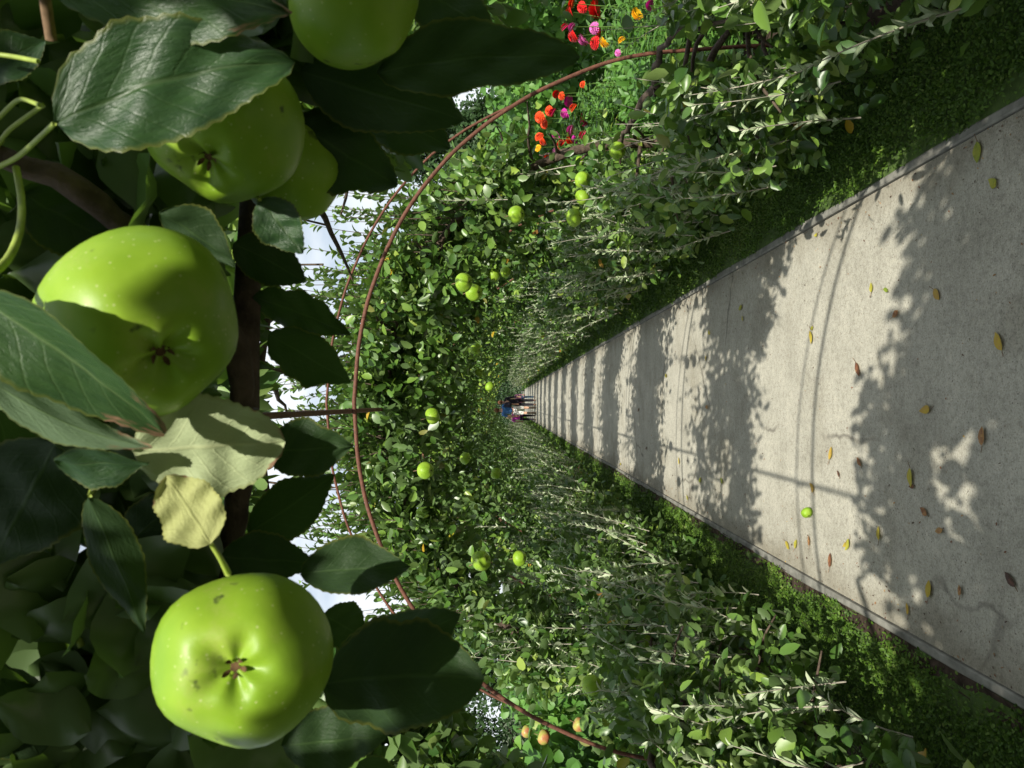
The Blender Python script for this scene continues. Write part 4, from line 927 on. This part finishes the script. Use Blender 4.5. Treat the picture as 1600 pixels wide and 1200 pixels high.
# ------------------------------------------------------------------ the walkers
for nm, c_ in (('skin', (.55, .32, .22)), ('blue_cloth', (.07, .19, .46)), ('white_cloth', (.72, .70, .66)), ('dark_cloth', (.018, .016, .022)), ('boot', (.045, .035, .025)), ('pink_cloth', (.52, .22, .36)), ('magenta_cloth', (.50, .06, .36)), ('denim', (.06, .13, .22)), ('brown_hair', (.16, .07, .035)), ('blond_hair', (.62, .50, .28)), ('pack_cloth', (.025, .025, .045)), ('brown_shoe', (.16, .08, .05))):
    simple('walker_' + nm, c_, .8, .2, 0, .18, 40)
def skin_part(name, mat, joints, bones, parent, sub=2):
    me = bpy.data.meshes.new(name); names = list(joints); me.from_pydata([joints[q][0] for q in names], [(names.index(a_), names.index(c_)) for a_, c_ in bones], [])
    o = link(bpy.data.objects.new(name, me), parent)
    md = o.modifiers.new('skin', 'SKIN'); md.use_smooth_shade = True
    for i, q in enumerate(names):
        r_ = joints[q][1]; me.skin_vertices[0].data[i].radius = r_ if isinstance(r_, tuple) else (r_, r_); me.skin_vertices[0].data[i].use_root = (i == 0)
    sb_ = o.modifiers.new('sub', 'SUBSURF'); sb_.levels = sub; sb_.render_levels = sub
    me.materials.append(MATS[mat]); return o
def ellipsoid(name, mat, c, r, parent, k=14):
    th = np.linspace(0, math.pi, k); az = np.linspace(0, 2 * math.pi, 2 * k, endpoint=False); T_, A_ = np.meshgrid(th, az, indexing='ij')
    b = MB(); b.verts(np.stack([c[0] + r[0] * np.sin(T_) * np.cos(A_), c[1] + r[1] * np.sin(T_) * np.sin(A_), c[2] + r[2] * np.cos(T_)], -1).reshape(-1, 3)); nv = 2 * k
    i = np.arange(k - 1)[:, None] * nv; j = np.arange(nv)[None]; j2 = (j + 1) % nv
    b.quads(np.stack([i + j, i + nv + j, i + nv + j2, i + j2], -1).reshape(-1, 4), .5); return b.build(name, mat, parent)
def walker(loc, h, top, legs, shoe, hair, lab, shorts=False, stride=.10, lean=0., rz=0., sleeves=.45, wide=1.0, long_hair=False, grp='walkers at the far end of the path', longtop=0.):
    s = h / 1.75; e = empty('person', loc, rz)
    def J(x, y, z, r): return ((x * s * (wide if abs(x) < .25 else 1), y * s + lean * max(0, z - .9) * s, z * s), tuple(q * s for q in r) if isinstance(r, tuple) else r * s)
    f = {1: stride, -1: -stride}
    j = {'pelvis': J(0, 0, .95, (.15, .10)), 'waist': J(0, 0, 1.12, (.14, .10)), 'chest': J(0, 0, 1.32, (.17, .11)), 'neck0': J(0, 0, 1.48, (.065, .06)), 'neck': J(0, .01, 1.54, .060), 'jaw': J(0, .03, 1.60, (.062, .075)), 'head': J(0, .02, 1.675, (.075, .092)), 'crown': J(0, .01, 1.735, (.05, .06))}
    bn = [('pelvis', 'waist'), ('waist', 'chest'), ('chest', 'neck0'), ('neck0', 'neck'), ('neck', 'jaw'), ('jaw', 'head'), ('head', 'crown')]
    for g_ in (1, -1):
        u = 'r' if g_ > 0 else 'l'
        j.update({u + 'sh': J(.19 * g_, 0, 1.42, .062), u + 'el': J(.25 * g_, -f[g_] * .5, 1.14, .043), u + 'wr': J(.26 * g_, -f[g_] * .9 + .06, .90, .030), u + 'hand': J(.26 * g_, -f[g_] * .9 + .08, .82, (.020, .038)), u + 'tips': J(.255 * g_, -f[g_] * .9 + .10, .74, (.012, .028)),
                  u + 'hip': J(.09 * g_, 0, .90, .085), u + 'kn': J(.10 * g_, f[g_] * .6 + .02, .50, .058), u + 'an': J(.10 * g_, f[g_], .09, .038), u + 'toe': J(.11 * g_, f[g_] + .14, .035, (.036, .028))})
        bn += [('chest', u + 'sh'), (u + 'sh', u + 'el'), (u + 'el', u + 'wr'), (u + 'wr', u + 'hand'), (u + 'hand', u + 'tips'), ('pelvis', u + 'hip'), (u + 'hip', u + 'kn'), (u + 'kn', u + 'an'), (u + 'an', u + 'toe')]
    skin_part('body', 'walker_skin', j, bn, e)
    G = lambda q, k_: (j[q][0], tuple(v_ * k_ for v_ in (j[q][1] if isinstance(j[q][1], tuple) else (j[q][1],) * 2)))
    tj = {q: G(q, 1.14) for q in ('pelvis', 'waist', 'chest')}; tj['collar'] = ((0, j['neck0'][0][1], 1.505 * s), (.082 * s, .075 * s)); tb = [('pelvis', 'waist'), ('waist', 'chest'), ('chest', 'collar')]
    if longtop: tj['hem'] = ((0, 0, (.95 - longtop) * s), (.19 * s, .14 * s)); tb.append(('pelvis', 'hem'))
    for u in 'rl':
        tj[u + 'sh'] = G(u + 'sh', 1.2); a_, c_ = Vector(j[u + 'sh'][0]), Vector(j[u + 'el'][0])
        if sleeves > 1: tj[u + 'el'] = G(u + 'el', 1.3); tj[u + 'sl'] = G(u + 'wr', 1.35); tb += [('chest', u + 'sh'), (u + 'sh', u + 'el'), (u + 'el', u + 'sl')]
        else: tj[u + 'sl'] = (tuple(a_.lerp(c_, .8)), (.060 * s, .060 * s)); tb += [('chest', u + 'sh'), (u + 'sh', u + 'sl')]
    skin_part('top', top, tj, tb, e)
    lj = {'pelvis': G('pelvis', 1.08)}; lb = []
    for u in 'rl':
        lj[u + 'hip'] = G(u + 'hip', 1.12); lj[u + 'kn'] = G(u + 'kn', 1.42 if shorts else 1.25); lb += [('pelvis', u + 'hip'), (u + 'hip', u + 'kn')]
        if not shorts: lj[u + 'an'] = G(u + 'an', 1.55); lb.append((u + 'kn', u + 'an'))
    skin_part('shorts' if shorts else 'trousers', legs, lj, lb, e)
    for u in 'rl':
        a_ = j[u + 'an'][0]; t_ = j[u + 'toe'][0]; q = {'a': ((a_[0], a_[1], a_[2] + (.33 if shorts else .02) * s), .058 * s if shorts else .045 * s), 'b': ((a_[0], a_[1] - .01, .065 * s), .050 * s), 'c': (t_, (.046 * s, .036 * s))}
        skin_part('boot' if shorts else 'shoe', shoe, q, [('a', 'b'), ('b', 'c')], e)
    hd = j['head'][0]; hc = ellipsoid('hair', hair, (hd[0], hd[1] - .018 * s, hd[2] + .018 * s), (.098 * s, .11 * s, .12 * s), e)
    if long_hair: ellipsoid('ponytail', hair, (hd[0], hd[1] - .09 * s, hd[2] - .12 * s), (.06 * s, .04 * s, .16 * s), e)
    tag(e, lab, 'person', grp); return e
gp = on_ground(838, 634); Y0 = gp.y
def wx(py, d): return (VPY - py) / F * d
man = walker((wx(641, Y0), Y0, 0), 1.78, 'walker_blue_cloth', 'walker_white_cloth', 'walker_boot', 'walker_brown_hair', 'man in a blue shirt, white shorts and dark boots walking away', shorts=True, stride=.09, wide=1.12)
bp = empty('backpack', (wx(634.5, Y0) + .06, Y0 - .20, 1.06)); bp.scale = (.78, .85, .85)
skin_part('pack_body', 'walker_pack_cloth', {'a': ((0, 0, 0), (.17, .11)), 'b': ((.0, -.01, .22), (.17, .12)), 'c': ((0, .02, .42), (.12, .08))}, [('a', 'b'), ('b', 'c')], bp)
skin_part('pocket', 'walker_dark_cloth', {'a': ((0, -.11, .0), (.11, .05)), 'b': ((0, -.11, .16), (.10, .05))}, [('a', 'b')], bp)
bb = MB()
for g_ in (-.1, .1): bb.tube([(g_, .05, .45), (g_, .16, .46), (g_, .26, .34), (g_, .27, .2)], .018, 6)
bb.build('strap', 'walker_dark_cloth', bp)
tag(bp, 'dark navy backpack on the back of the man in blue', 'backpack')
walker((wx(629.5, Y0) + .02, Y0 + .28, 0), 1.62, 'walker_dark_cloth', 'walker_dark_cloth', 'walker_brown_shoe', 'walker_brown_hair', 'person in a long dark coat and black trousers beside the man in blue', stride=.12, sleeves=2, lean=.10, longtop=.12, wide=1.0)
walker((wx(622.5, Y0), Y0 + .75, 0), 1.12, 'walker_pink_cloth', 'walker_denim', 'walker_brown_shoe', 'walker_blond_hair', 'blond child in a striped pink top and blue jeans', stride=.06, sleeves=2, long_hair=True, longtop=.10, wide=1.15)
walker((wx(652.5, Y0), Y0 + .45, 0), 1.26, 'walker_magenta_cloth', 'walker_dark_cloth', 'walker_boot', 'walker_blond_hair', 'child in a bright magenta top and dark trousers', stride=.08, longtop=.14, wide=1.15)
